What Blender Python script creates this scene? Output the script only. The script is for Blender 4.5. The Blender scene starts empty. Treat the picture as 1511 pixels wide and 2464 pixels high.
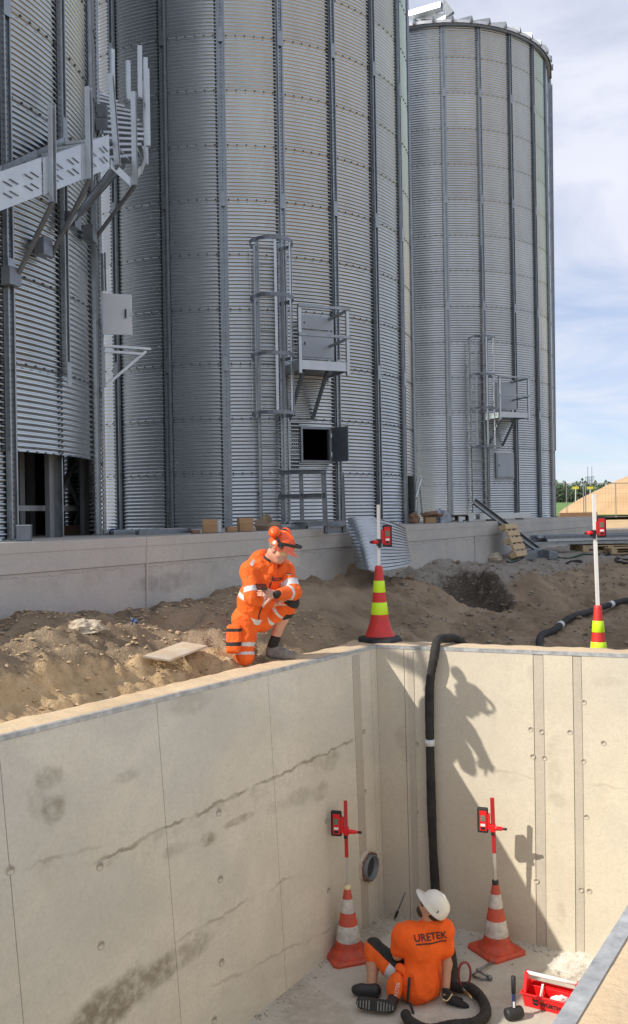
import bpy, math, random
import numpy as np
from mathutils import Vector, Matrix
from mathutils.bvhtree import BVHTree
random.seed(7); rng = np.random.default_rng(11)
SC = bpy.context.scene; COL = SC.collection
R_ = math.radians

# ------------------------------------------------------------------ camera
# picture measures are in a 1511 x 2464 frame of the photograph; focal length FP in the same unit
FP, PCX, PCY, ROLL, PITCH, HC = 2150., 755.5, 1232., R_(1.0), math.atan(6/2150.), 1.42
cam_d = bpy.data.cameras.new('camera'); cam = bpy.data.objects.new('camera', cam_d); COL.objects.link(cam)
cam_d.sensor_fit = 'VERTICAL'; cam_d.sensor_height = 36.0; cam_d.lens = FP/2464*36.0
cam_d.clip_start = 0.05; cam_d.clip_end = 6000
_cr, _sr, _cp, _sp = math.cos(ROLL), math.sin(ROLL), math.cos(PITCH), math.sin(PITCH)
_up = Vector((0, -_sp, _cp)); _fw = Vector((0, _cp, _sp)); _rt = Vector((1, 0, 0))
# world right shows as (cr, sr) and world up as (-sr, cr) in the picture
_camx = _rt*_cr - _up*_sr*1.0; _camy = _rt*_sr + _up*_cr
cam.matrix_world = Matrix(((_camx.x, _camy.x, -_fw.x, 0), (_camx.y, _camy.y, -_fw.y, 0), (_camx.z, _camy.z, -_fw.z, HC), (0, 0, 0, 1)))
SC.camera = cam

# ------------------------------------------------------------------ sky, sun, exposure
SUN_EL, SUN_TRAVEL = R_(38.6), R_(22.8)            # travel azimuth measured from +x towards +y
s_dir = Vector((math.cos(SUN_EL)*math.cos(SUN_TRAVEL), math.cos(SUN_EL)*math.sin(SUN_TRAVEL), -math.sin(SUN_EL)))
world = bpy.data.worlds.new('World'); SC.world = world; world.use_nodes = True
def build_world():
    nt = world.node_tree; N = nt.nodes; L = nt.links; N.clear()
    out = N.new('ShaderNodeOutputWorld'); bg = N.new('ShaderNodeBackground'); bg.inputs[1].default_value = 0.1
    sky = N.new('ShaderNodeTexSky'); sky.sky_type = 'NISHITA'; sky.sun_disc = False
    sky.sun_elevation = SUN_EL
    to_sun = -s_dir; sky.sun_rotation = math.atan2(to_sun.x, to_sun.y)
    sky.altitude = 50; sky.air_density = 1.0; sky.dust_density = 0.1; sky.ozone_density = 2.5
    tc = N.new('ShaderNodeTexCoord'); sep = N.new('ShaderNodeSeparateXYZ'); L.new(tc.outputs['Generated'], sep.inputs[0])
    mz = N.new('ShaderNodeMath'); mz.operation = 'MAXIMUM'; mz.inputs[1].default_value = 0.0; L.new(sep.outputs[2], mz.inputs[0])
    ad = N.new('ShaderNodeMath'); ad.operation = 'ADD'; ad.inputs[1].default_value = 0.22; L.new(mz.outputs[0], ad.inputs[0])
    dx = N.new('ShaderNodeMath'); dx.operation = 'DIVIDE'; L.new(sep.outputs[0], dx.inputs[0]); L.new(ad.outputs[0], dx.inputs[1])
    dy = N.new('ShaderNodeMath'); dy.operation = 'DIVIDE'; L.new(sep.outputs[1], dy.inputs[0]); L.new(ad.outputs[0], dy.inputs[1])
    cb = N.new('ShaderNodeCombineXYZ'); L.new(dx.outputs[0], cb.inputs[0]); L.new(dy.outputs[0], cb.inputs[1]); cb.inputs[2].default_value = 3.7
    mp = N.new('ShaderNodeMapping'); mp.inputs['Scale'].default_value = (0.9, 1.25, 1); mp.inputs['Rotation'].default_value = (0, 0, 0.5); L.new(cb.outputs[0], mp.inputs[0])
    n1 = N.new('ShaderNodeTexNoise'); n1.inputs['Scale'].default_value = 1.5; n1.inputs['Detail'].default_value = 7; n1.inputs['Roughness'].default_value = 0.55; n1.inputs['Distortion'].default_value = 0.5
    L.new(mp.outputs[0], n1.inputs['Vector'])
    rp = N.new('ShaderNodeValToRGB'); rp.color_ramp.elements[0].position = 0.36; rp.color_ramp.elements[1].position = 0.60
    rp.color_ramp.elements[0].color = (0.42, 0.42, 0.42, 1); rp.color_ramp.elements[1].color = (1, 1, 1, 1)
    L.new(n1.outputs[0], rp.inputs[0])
    n2 = N.new('ShaderNodeTexNoise'); n2.inputs['Scale'].default_value = 3.1; n2.inputs['Detail'].default_value = 5; L.new(mp.outputs[0], n2.inputs['Vector'])
    cc = N.new('ShaderNodeMixRGB'); cc.inputs[1].default_value = (5.1, 5.4, 6.4, 1); cc.inputs[2].default_value = (6.35, 6.5, 7.1, 1); L.new(n2.outputs[0], cc.inputs[0])
    tn = N.new('ShaderNodeMixRGB'); tn.blend_type = 'MULTIPLY'; tn.inputs[0].default_value = 1.0; tn.inputs[2].default_value = (.66, .74, .90, 1); L.new(sky.outputs[0], tn.inputs[1])
    mx = N.new('ShaderNodeMixRGB'); L.new(rp.outputs[0], mx.inputs[0]); L.new(tn.outputs[0], mx.inputs[1]); L.new(cc.outputs[0], mx.inputs[2])
    L.new(mx.outputs[0], bg.inputs[0]); L.new(bg.outputs[0], out.inputs[0])
build_world()
sun_d = bpy.data.lights.new('sun', 'SUN'); sun = bpy.data.objects.new('sun', sun_d); COL.objects.link(sun)
sun_d.energy = 3.5; sun_d.angle = R_(0.6); sun_d.color = (1.0, 0.93, 0.82)
sun.rotation_euler = s_dir.to_track_quat('-Z', 'Y').to_euler(); sun.location = (-20, -10, 30)
SC.view_settings.view_transform = 'Standard'; SC.view_settings.look = 'None'; SC.view_settings.exposure = 0.56; SC.view_settings.gamma = 1.0
SC.view_settings.use_curve_mapping = False
SC.render.engine = 'CYCLES'; SC.cycles.max_bounces = 8; SC.cycles.diffuse_bounces = 6; SC.cycles.use_denoising = True

# ------------------------------------------------------------------ measuring helpers
def ray(x, y):
    a = (x-PCX)/FP; b = (PCY-y)/FP
    u = a*_cr + b*_sr; v = -a*_sr + b*_cr
    return (u, _cp - v*_sp, _sp + v*_cp)
def at_z(x, y, z):
    r = ray(x, y); t = (z-HC)/r[2]; return Vector((r[0]*t, r[1]*t, z))
def at_y(x, y, Y):
    r = ray(x, y); t = Y/r[1]; return Vector((r[0]*t, Y, HC+r[2]*t))
def at_line(x, y, P, ang):                       # on the upright plane through P running at ang
    nx, ny = math.sin(ang), -math.cos(ang)
    r = ray(x, y); t = (P[0]*nx + P[1]*ny)/(r[0]*nx + r[1]*ny); return Vector((r[0]*t, r[1]*t, HC+r[2]*t))
def at_cyl(x, y, c, rad, far=False):
    r = ray(x, y); A = r[0]**2+r[1]**2; B = -2*(r[0]*c[0]+r[1]*c[1]); C = c[0]**2+c[1]**2-rad*rad
    d = max(0, B*B-4*A*C); t = (-B+(1 if far else -1)*math.sqrt(d))/(2*A)
    return Vector((r[0]*t, r[1]*t, HC+r[2]*t))
def lerp(a, b, t): return a+(b-a)*t

# ------------------------------------------------------------------ mesh helpers
ORG = {}
def thing(name, label, cat, loc=(0, 0, 0), group=None, kind=None):
    o = bpy.data.objects.new(name, None); COL.objects.link(o); o.location = loc; ORG[o] = Vector(loc); o.empty_display_size = .1
    tag(o, label, cat, group, kind); return o
def tag(o, label=None, cat=None, group=None, kind=None):
    if label: o['label'] = label
    if cat: o['category'] = cat
    if group: o['group'] = group
    if kind: o['kind'] = kind
    return o
def copy_tree(o, parent=None):
    c = o.copy(); COL.objects.link(c); c.parent = parent
    for ch in o.children: copy_tree(ch, c)
    ORG[c] = ORG.get(o, Vector())
    return c
class MB:
    def __init__(s): s.v = []; s.f = []; s.m = []; s.mi = 0; s.M = None
    def add(s, vs, fs, mi=None):
        o = len(s.v)
        if s.M is not None: vs = [s.M @ Vector(p) for p in vs]
        s.v += [tuple(p) for p in vs]; s.f += [tuple(i+o for i in f) for f in fs]; s.m += [s.mi if mi is None else mi]*len(fs); return s
    def hexa(s, p):    # 4 bottom, 4 top
        return s.add(p, [(3, 2, 1, 0), (4, 5, 6, 7), (0, 1, 5, 4), (1, 2, 6, 5), (2, 3, 7, 6), (3, 0, 4, 7)])
    def box(s, c, d, M=None, taper=1.0):
        x, y, z = d[0]/2, d[1]/2, d[2]/2; t = taper
        p = [Vector(q) for q in ((-x, -y, -z), (x, -y, -z), (x, y, -z), (-x, y, -z), (-x*t, -y*t, z), (x*t, -y*t, z), (x*t, y*t, z), (-x*t, y*t, z))]
        if M is not None: p = [M @ q for q in p]
        return s.hexa([q+Vector(c) for q in p])
    def bar(s, a, b, w, h, up=(0, 0, 1)):
        a = Vector(a); b = Vector(b); d = (b-a).normalized(); u = Vector(up)
        if abs(d.dot(u)) > .97: u = Vector((1, 0, 0)) if abs(d.x) < .9 else Vector((0, 1, 0))
        r = d.cross(u).normalized()*(w/2); u = r.cross(d).normalized()*(h/2)
        return s.hexa([a-r-u, a+r-u, b+r-u, b-r-u, a-r+u, a+r+u, b+r+u, b-r+u])
    def channel(s, a, b, w, h, t=.006, up=(0, 0, 1)):      # open U section; web away from `up`
        a = Vector(a); b = Vector(b); d = (b-a).normalized(); u = Vector(up)
        if abs(d.dot(u)) > .97: u = Vector((1, 0, 0))
        r = d.cross(u).normalized(); u = r.cross(d).normalized()
        s.bar(a-u*(h/2), b-u*(h/2), w, t, u)
        for k in (-1, 1): s.bar(a+r*k*(w/2-t/2)+u*(t*.5), b+r*k*(w/2-t/2)+u*(t*.5), t, h, u)
        return s
    def tube(s, pts, r, n=8, cap=True):
        pts = [Vector(p) for p in pts]; k = len(pts); rr = r if isinstance(r, (list, tuple)) else [r]*k
        vs = []; prev = None
        for i, p in enumerate(pts):
            d = (pts[min(i+1, k-1)]-pts[max(i-1, 0)]).normalized()
            if prev is None:
                u = Vector((0, 0, 1)) if abs(d.z) < .9 else Vector((1, 0, 0))
            else: u = prev
            a = d.cross(u).normalized(); u = a.cross(d).normalized(); prev = u
            for j in range(n):
                t = 2*math.pi*j/n; vs.append(p+(a*math.cos(t)+u*math.sin(t))*rr[i])
        fs = [(i*n+j, i*n+(j+1) % n, (i+1)*n+(j+1) % n, (i+1)*n+j) for i in range(k-1) for j in range(n)]
        if cap: fs += [tuple(range(n))[::-1], tuple(range((k-1)*n, k*n))]
        return s.add(vs, fs)
    def lathe(s, prof, n=24, c=(0, 0, 0), cap=True, M=None, rot=0.):
        vs = []; k = len(prof)
        for r, z in prof:
            for j in range(n):
                t = 2*math.pi*j/n+rot; p = Vector((r*math.cos(t), r*math.sin(t), z)); vs.append((M @ p if M is not None else p)+Vector(c))
        fs = [(i*n+j, i*n+(j+1) % n, (i+1)*n+(j+1) % n, (i+1)*n+j) for i in range(k-1) for j in range(n)]
        if cap: fs += [tuple(range(n))[::-1], tuple(range((k-1)*n, k*n))]
        return s.add(vs, fs)
    def prism(s, poly, ext):
        k = len(poly); e = Vector(ext); a = [Vector(p) for p in poly]
        return s.add(a+[p+e for p in a], [tuple(range(k))[::-1], tuple(range(k, 2*k))]+[(i, (i+1) % k, (i+1) % k+k, i+k) for i in range(k)])
    def ell(s, c, r, n=14, m=8, M=None):
        vs = [Vector((0, 0, -1))]; fs = []
        for i in range(1, m):
            ph = -math.pi/2+math.pi*i/m
            for j in range(n): vs.append(Vector((math.cos(ph)*math.cos(2*math.pi*j/n), math.cos(ph)*math.sin(2*math.pi*j/n), math.sin(ph))))
        vs.append(Vector((0, 0, 1))); T = len(vs)-1
        fs += [(0, 1+(j+1) % n, 1+j) for j in range(n)]
        fs += [(1+i*n+j, 1+i*n+(j+1) % n, 1+(i+1)*n+(j+1) % n, 1+(i+1)*n+j) for i in range(m-2) for j in range(n)]
        fs += [(T, 1+(m-2)*n+j, 1+(m-2)*n+(j+1) % n) for j in range(n)]
        vs = [Vector((p.x*r[0], p.y*r[1], p.z*r[2])) for p in vs]
        if M is not None: vs = [M @ p for p in vs]
        return s.add([p+Vector(c) for p in vs], fs)
    def mesh(s, name, off=Vector(), mats=None, smooth=False):
        me = bpy.data.meshes.new(name); me.from_pydata([tuple(Vector(p)-off) for p in s.v], [], s.f)
        if mats:
            for m in (mats if isinstance(mats, (list, tuple)) else [mats]): me.materials.append(m)
        if any(s.m): me.polygons.foreach_set('material_index', s.m)
        if smooth: me.polygons.foreach_set('use_smooth', [True]*len(s.f))
        me.update(); return me
    def build(s, name, mats, parent=None, smooth=False, loc=None, label=None, kind=None):
        off = ORG[parent] if parent is not None else Vector(loc if loc is not None else (0, 0, 0))
        o = bpy.data.objects.new(name, s.mesh(name, off, mats, smooth)); COL.objects.link(o)
        if parent is not None: o.parent = parent; ORG[o] = off
        else: o.location = off; ORG[o] = off
        tag(o, label, None, None, kind); return o
def bevel(o, w=.004, seg=1, ang=40):
    m = o.modifiers.new('bevel', 'BEVEL'); m.width = w; m.segments = seg; m.limit_method = 'ANGLE'; m.angle_limit = R_(ang); return o
def np_obj(name, V, F, mats, parent=None, smooth=True, loc=None, mi=None):
    off = np.array(ORG[parent] if parent is not None else (loc if loc is not None else (0, 0, 0)))
    me = bpy.data.meshes.new(name); V = np.asarray(V)-off
    me.vertices.add(len(V)); me.vertices.foreach_set('co', V.astype(np.float32).ravel())
    F = np.asarray(F, dtype=np.int32); k = F.shape[1]
    me.loops.add(F.size); me.loops.foreach_set('vertex_index', F.ravel())
    me.polygons.add(len(F)); me.polygons.foreach_set('loop_start', np.arange(0, F.size, k, dtype=np.int32))
    if mi is not None: me.polygons.foreach_set('material_index', np.asarray(mi, dtype=np.int32))
    me.polygons.foreach_set('use_smooth', np.full(len(F), smooth))
    for m in (mats if isinstance(mats, (list, tuple)) else [mats]): me.materials.append(m)
    me.update(calc_edges=True); me.validate()
    o = bpy.data.objects.new(name, me); COL.objects.link(o)
    if parent is not None: o.parent = parent
    else: o.location = Vector(off)
    ORG[o] = Vector(off); return o
def set_uv(o, fn):
    me = o.data; uv = me.uv_layers.new(name='UVMap')
    co = [v.co+ORG[o] for v in me.vertices]
    for l in me.loops: uv.data[l.index].uv = fn(co[l.vertex_index])
# --- noise
_tab = rng.random((256, 256)).astype(np.float32)
def vnoise2(x, y):
    xi = np.floor(x).astype(int); yi = np.floor(y).astype(int); fx = x-xi; fy = y-yi
    fx = fx*fx*(3-2*fx); fy = fy*fy*(3-2*fy); T = lambda a, b: _tab[a & 255, b & 255]
    return (T(xi, yi)*(1-fx)+T(xi+1, yi)*fx)*(1-fy)+(T(xi, yi+1)*(1-fx)+T(xi+1, yi+1)*fx)*fy
def fbm2(x, y, o=4, g=.5):
    a = 1.; t = 0.; n = 0.
    for i in range(o): t = t+a*(vnoise2(x+17.3*i, y-9.1*i)-.5); n += a; a *= g; x = x*2.03; y = y*2.03
    return t/n*2
_tab3 = rng.random((64, 64, 64)).astype(np.float32)
def vnoise3(P):
    i = np.floor(P).astype(int); f = P-i; f = f*f*(3-2*f); T = lambda a, b, c: _tab3[(i[..., 0]+a) & 63, (i[..., 1]+b) & 63, (i[..., 2]+c) & 63]
    x, y, z = f[..., 0], f[..., 1], f[..., 2]
    r = lambda b, c: T(0, b, c)*(1-x)+T(1, b, c)*x
    return (r(0, 0)*(1-y)+r(1, 0)*y)*(1-z)+(r(0, 1)*(1-y)+r(1, 1)*y)*z

# ------------------------------------------------------------------ materials
def mat(name, col, rough=.6, metal=0., var=.12, scale=6., bump=0., bscale=40., spec=.5, col2=None, rnd=0., coat=0., alpha=1., trans=0., stretch=None):
    m = bpy.data.materials.new(name); m.use_nodes = True; nt = m.node_tree; N = nt.nodes; L = nt.links
    b = N['Principled BSDF']; b.inputs['Roughness'].default_value = rough; b.inputs['Metallic'].default_value = metal
    b.inputs['Specular IOR Level'].default_value = spec; b.inputs['Coat Weight'].default_value = coat
    b.inputs['Alpha'].default_value = alpha; b.inputs['Transmission Weight'].default_value = trans
    tc = N.new('ShaderNodeTexCoord'); vec = tc.outputs['Object']
    if stretch:
        mp = N.new('ShaderNodeMapping'); mp.inputs['Scale'].default_value = stretch; L.new(vec, mp.inputs[0]); vec = mp.outputs[0]
    n = N.new('ShaderNodeTexNoise'); n.inputs['Scale'].default_value = scale; n.inputs['Detail'].default_value = 6; n.inputs['Roughness'].default_value = .6; L.new(vec, n.inputs['Vector'])
    mx = N.new('ShaderNodeMixRGB')
    c1 = col2 if col2 else tuple(c*(1-var) for c in col); c2 = col if col2 else tuple(min(1, c*(1+var)) for c in col)
    mx.inputs[1].default_value = (*c1, 1); mx.inputs[2].default_value = (*c2, 1)
    rp = N.new('ShaderNodeMapRange'); rp.inputs[1].default_value = .3; rp.inputs[2].default_value = .7; L.new(n.outputs[0], rp.inputs[0]); L.new(rp.outputs[0], mx.inputs[0])
    cs = mx.outputs[0]
    if rnd:
        oi = N.new('ShaderNodeObjectInfo'); mr = N.new('ShaderNodeMapRange'); mr.inputs[3].default_value = 1-rnd; mr.inputs[4].default_value = 1+rnd; L.new(oi.outputs['Random'], mr.inputs[0])
        h = N.new('ShaderNodeHueSaturation'); L.new(mr.outputs[0], h.inputs['Value']); L.new(cs, h.inputs['Color']); cs = h.outputs[0]
    L.new(cs, b.inputs['Base Color'])
    if bump:
        n2 = N.new('ShaderNodeTexNoise'); n2.inputs['Scale'].default_value = bscale; n2.inputs['Detail'].default_value = 5; L.new(vec, n2.inputs['Vector'])
        bp = N.new('ShaderNodeBump'); bp.inputs['Strength'].default_value = bump; bp.inputs['Distance'].default_value = .02; L.new(n2.outputs[0], bp.inputs['Height']); L.new(bp.outputs[0], b.inputs['Normal'])
    return m
M = {}
def mk(k, *a, **kw): M[k] = mat(k, *a, **kw)
mk('galvanised_sheet', (.50, .535, .545), rough=.25, metal=1.0, var=.10, scale=2.5, rnd=.06, stretch=(1, 1, .35))
mk('galvanised_steel', (.30, .325, .335), rough=.36, metal=.85, var=.16, scale=9)
mk('galvanised_dark', (.20, .22, .24), rough=.42, metal=.7, var=.18, scale=9)
mk('galvanised_bright', (.50, .535, .55), rough=.38, metal=.7, var=.08, scale=7)
mk('bolt_dark', (.06, .065, .07), rough=.5, metal=.4)
mk('leaf_white', (.62, .66, .70), rough=.5, var=.06, scale=5)
mk('sheet_dull', (.40, .43, .45), rough=.32, metal=1.0, var=.15, scale=3)
mk('door_grey', (.36, .40, .43), rough=.5, metal=.35, var=.05, scale=4)
mk('interior_steel', (.30, .31, .31), rough=.6, metal=.5)
mk('black_rubber', (.018, .018, .02), rough=.6, bump=.3, bscale=60, var=.5)
mk('black_cloth', (.010, .010, .011), rough=.8, bump=.6, bscale=70, col2=(.035, .033, .030), scale=9)
mk('black_plastic', (.015, .015, .016), rough=.4)
mk('cone_red', (.70, .034, .022), rough=.46, scale=12, col2=(.50, .035, .03))
mk('cone_orange', (.64, .075, .028), rough=.55, scale=16, col2=(.38, .07, .04))
mk('cone_white', (.72, .70, .66), rough=.45, var=.12, scale=20, col2=(.42, .40, .36))
mk('cone_yellow', (.62, .92, .02), rough=.35, var=.05)
mk('rod_white', (.80, .79, .75), rough=.4, var=.05)
mk('rod_red', (.45, .012, .02), rough=.35)
mk('rod_alu', (.50, .49, .46), rough=.4, metal=.6)
mk('tape_yellow', (.72, .62, .35), rough=.6)
mk('tool_red', (.72, .012, .014), rough=.33, var=.04)
mk('tool_white', (.82, .81, .78), rough=.4)
mk('screen', (.16, .19, .14), rough=.15)
mk('phone_glass', (.015, .016, .018), rough=.12)
mk('logo_black', (.012, .012, .012), rough=.5)
mk('logo_white', (.78, .78, .78), rough=.5)
mk('hivis_orange', (.98, .135, .012), rough=.8, var=.22, scale=7, bump=.8, bscale=26)
mk('tee_orange', (.98, .125, .008), rough=.85, var=.14, scale=6, bump=.9, bscale=13)
mk('reflective', (.62, .63, .64), rough=.45, var=.12, scale=18, metal=.1)
mk('skin', (.60, .31, .21), rough=.55, var=.12, scale=18)
mk('skin_tan', (.50, .27, .17), rough=.55, var=.14, scale=18)
mk('hair_dark', (.05, .034, .024), rough=.7, bump=.6, bscale=200)
mk('hair_grey', (.22, .18, .15), rough=.7)
mk('helmet_orange', (.92, .11, .015), rough=.3, var=.03)
mk('helmet_white', (.80, .78, .72), rough=.35, var=.06, col2=(.70, .66, .57), scale=9)
mk('collar_brown', (.045, .018, .016), rough=.8)
mk('lens_yellow', (.75, .55, .10), rough=.1, alpha=.55)
mk('shoe_grey', (.20, .19, .165), rough=.7, var=.35, scale=30, bump=.4, bscale=50)
mk('sole_grey', (.22, .22, .21), rough=.7, var=.2, scale=30)
mk('cardboard', (.36, .22, .11), rough=.8, var=.10)
mk('paper_sack', (.25, .19, .13), rough=.8, var=.2, bump=.3, bscale=10)
mk('pallet_wood', (.50, .37, .21), rough=.75, var=.25, scale=5, stretch=(1, 8, 8))
mk('plywood', (.50, .36, .21), rough=.7, col2=(.62, .55, .45), scale=4)
mk('dark_wood', (.10, .075, .055), rough=.8)
mk('rust_beam', (.20, .12, .07), rough=.8)
mk('rock', (.44, .37, .28), rough=.85, var=.25, scale=5, bump=.8, bscale=14)
mk('clod', (.42, .31, .19), rough=.95, var=.3, scale=3)
mk('soil_clod', (.22, .16, .105), rough=.95, var=.35, scale=4)
mk('pebble', (.34, .29, .23), rough=.9, rnd=.3, var=.35, scale=3)
mk('blue_plastic', (.03, .06, .15), rough=.5)
mk('blue_rubber', (.02, .035, .12), rough=.5)
mk('hammer_black', (.02, .02, .022), rough=.55)
mk('brass', (.55, .42, .16), rough=.35, metal=.8)
mk('red_hose', (.26, .045, .05), rough=.4)
mk('pipe_shade', (.045, .05, .055), rough=.6)
mk('pipe_grey', (.17, .19, .21), rough=.45)
mk('foam_collar', (.50, .45, .38), rough=.85, bump=.7, bscale=30, var=.25, scale=14)
mk('foam_brown', (.20, .11, .08), rough=.85, bump=.7, bscale=30)
mk('sign_yellow', (.80, .60, .02), rough=.5)
mk('mast_grey', (.30, .33, .37), rough=.6, metal=.3)
mk('roof_white', (.72, .73, .74), rough=.4, metal=.4)
mk('leaf_far', (.060, .105, .045), rough=.8, var=.45, scale=.25)
mk('trunk_far', (.07, .055, .045), rough=.9)
mk('field_green', (.11, .21, .035), rough=.9, var=.18, scale=.12, bump=.5, bscale=2)
mk('sand_pile', (.52, .345, .19), rough=.95, var=.12, scale=.6, bump=.5, bscale=2.5, col2=(.42, .27, .14))
mk('wire', (.24, .25, .26), rough=.5, metal=.6)
M["clear_visor"] = mat("clear_visor", (.95, .95, .95), rough=.05, alpha=.06, spec=1.0, var=.01)

# ------------------------------------------------------------------ concrete material with its own stains
class NT:
    def __init__(s, m): s.nt = m.node_tree; s.N = s.nt.nodes; s.L = s.nt.links
    def val(s, sock, v):
        if isinstance(v, (int, float)): sock.default_value = v
        else: s.L.new(v, sock)
    def math(s, op, a, b=0., c=None, clamp=False):
        n = s.N.new('ShaderNodeMath'); n.operation = op; n.use_clamp = clamp; s.val(n.inputs[0], a); s.val(n.inputs[1], b)
        if c is not None: s.val(n.inputs[2], c)
        return n.outputs[0]
    def noise(s, vec, scale, detail=5, rough=.6, dist=0.):
        n = s.N.new('ShaderNodeTexNoise'); n.inputs['Scale'].default_value = scale; n.inputs['Detail'].default_value = detail
        n.inputs['Roughness'].default_value = rough; n.inputs['Distortion'].default_value = dist; s.L.new(vec, n.inputs['Vector']); return n.outputs[0]
    def ramp(s, x, lo, hi, a=0., b=1.):
        n = s.N.new('ShaderNodeMapRange'); n.interpolation_type = 'SMOOTHSTEP'; s.val(n.inputs[0], x)
        for i, v in ((1, lo), (2, hi), (3, a), (4, b)): n.inputs[i].default_value = v
        return n.outputs[0]
    def mix(s, f, a, b):
        n = s.N.new('ShaderNodeMixRGB'); s.val(n.inputs[0], f)
        for i, v in ((1, a), (2, b)):
            if isinstance(v, tuple): n.inputs[i].default_value = (*v, 1)
            else: s.L.new(v, n.inputs[i])
        return n.outputs[0]
    def scale(s, vec, sc):
        n = s.N.new('ShaderNodeMapping'); n.inputs['Scale'].default_value = sc; s.L.new(vec, n.inputs[0]); return n.outputs[0]
def concrete(name, light, dark, stain=(.26, .20, .13), blobs=(), lines=(), uv=True, rough=.8, streak=.25, pores=.5, bump=.12, amount=.5, grey=None):
    m = bpy.data.materials.new(name); m.use_nodes = True; t = NT(m); b = t.N['Principled BSDF']
    tc = t.N.new('ShaderNodeTexCoord'); vec = tc.outputs['UV'] if uv else tc.outputs['Object']
    sp = t.N.new('ShaderNodeSeparateXYZ'); t.L.new(vec, sp.inputs[0]); U, V = sp.outputs[0], sp.outputs[1]
    big = t.noise(vec, .9, 6, .62, .4); med = t.noise(vec, 4.5, 6, .65); fine = t.noise(vec, 38, 4, .7)
    col = t.mix(t.ramp(big, .32, .68), dark, light)
    col = t.mix(t.math('MULTIPLY', t.ramp(med, .52, .75), .5*amount), col, tuple(c*.72 for c in light))
    st = t.noise(t.scale(vec, (7, .5, 1)), 1.6, 5, .6)                       # run marks
    col = t.mix(t.math('MULTIPLY', t.ramp(st, .5, .8), streak), col, tuple(c*.66 for c in light))
    if grey is not None:
        col = t.mix(t.math('MULTIPLY', t.ramp(t.noise(t.scale(vec, (1, 1.5, 1)), .55, 4, .55, .8), .44, .62), .6), col, grey)
    w = t.noise(vec, 3.2, 5, .65); w2 = t.noise(vec, 11, 4, .6)
    for (u0, v0, ru, rv, an, dens) in blobs:
        c, s_ = math.cos(an), math.sin(an)
        du = t.math('SUBTRACT', U, u0); dv = t.math('SUBTRACT', V, v0)
        a_ = t.math('DIVIDE', t.math('ADD', t.math('MULTIPLY', du, c), t.math('MULTIPLY', dv, s_)), ru)
        b_ = t.math('DIVIDE', t.math('SUBTRACT', t.math('MULTIPLY', dv, c), t.math('MULTIPLY', du, s_)), rv)
        d = t.math('ADD', t.math('POWER', a_, 2.), t.math('POWER', b_, 2.))
        d = t.math('ADD', d, t.math('MULTIPLY', t.math('SUBTRACT', w, .5), 3.2))
        k = t.math('MULTIPLY', t.ramp(d, .15, 1.1, 1., 0.), t.ramp(w2, .30, .62, .25, 1.))
        col = t.mix(t.math('MULTIPLY', k, dens), col, stain)
    for (u0, v0, u1, v1, wd, dens) in lines:
        sl = (v1-v0)/(u1-u0)
        vv = t.math('SUBTRACT', V, t.math('ADD', t.math('MULTIPLY', t.math('SUBTRACT', U, u0), sl), v0))
        vv = t.math('ADD', vv, t.math('MULTIPLY', t.math('SUBTRACT', w, .5), .16))
        vv = t.math('ADD', vv, t.math('MULTIPLY', t.math('SUBTRACT', w2, .5), .045))
        core = t.ramp(t.math('ABSOLUTE', vv), wd*.3, wd, 1., 0.)
        # soft wash hanging below the line
        wash = t.math('MULTIPLY', t.ramp(vv, -.22, -.0, 0., 1.), t.ramp(vv, 0., .012, 1., 0.))
        wash = t.math('MULTIPLY', wash, t.math('MULTIPLY', t.ramp(med, .45, .7), .5))
        k = t.math('MAXIMUM', t.math('MULTIPLY', core, t.ramp(t.noise(vec, 2.1, 2), .36, .55, .12, 1.)), wash)
        ends = t.math('MULTIPLY', t.ramp(U, min(u0, u1)-.1, min(u0, u1)+.15), t.ramp(U, max(u0, u1)-.15, max(u0, u1)+.1, 1., 0.))
        col = t.mix(t.math('MULTIPLY', t.math('MULTIPLY', k, ends), dens), col, stain)
    if pores:
        vo = t.N.new('ShaderNodeTexVoronoi'); vo.inputs['Scale'].default_value = 9; t.L.new(vec, vo.inputs['Vector'])
        pk = t.math('MULTIPLY', t.ramp(vo.outputs['Distance'], .035, .07, 1., 0.), t.ramp(med, .5, .6))
        col = t.mix(t.math('MULTIPLY', pk, pores), col, tuple(c*.4 for c in light))
    mot = t.noise(vec, 14, 6, .75)
    col = t.mix(t.ramp(mot, .48, .72, 0., .30), col, tuple(c*.74 for c in dark))
    col = t.mix(t.ramp(mot, .30, .46, .22, 0.), col, tuple(min(1, c*1.14) for c in light))
    col = t.mix(t.ramp(fine, .35, .7, 0., .26), col, tuple(c*.66 for c in dark))
    if pores:
        v2 = t.N.new('ShaderNodeTexVoronoi'); v2.inputs['Scale'].default_value = 26; t.L.new(vec, v2.inputs['Vector'])
        col = t.mix(t.math('MULTIPLY', t.ramp(v2.outputs['Distance'], .06, .13, 1., 0.), t.ramp(mot, .52, .6, 0., .7*pores)), col, tuple(c*.42 for c in light))
        sc_ = t.noise(t.scale(vec, (1.2, 16, 1)), 1.3, 4, .6)          # faint shutter-board grain
        col = t.mix(t.ramp(sc_, .56, .72, 0., .16), col, tuple(c*.7 for c in light))
    t.L.new(col, b.inputs['Base Color']); b.inputs['Roughness'].default_value = rough; b.inputs['Specular IOR Level'].default_value = .3
    bp = t.N.new('ShaderNodeBump'); bp.inputs['Strength'].default_value = bump; bp.inputs['Distance'].default_value = .02
    t.L.new(t.math('ADD', t.math('MULTIPLY', med, .6), t.math('MULTIPLY', fine, .35)), bp.inputs['Height']); t.L.new(bp.outputs[0], b.inputs['Normal'])
    return m

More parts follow.
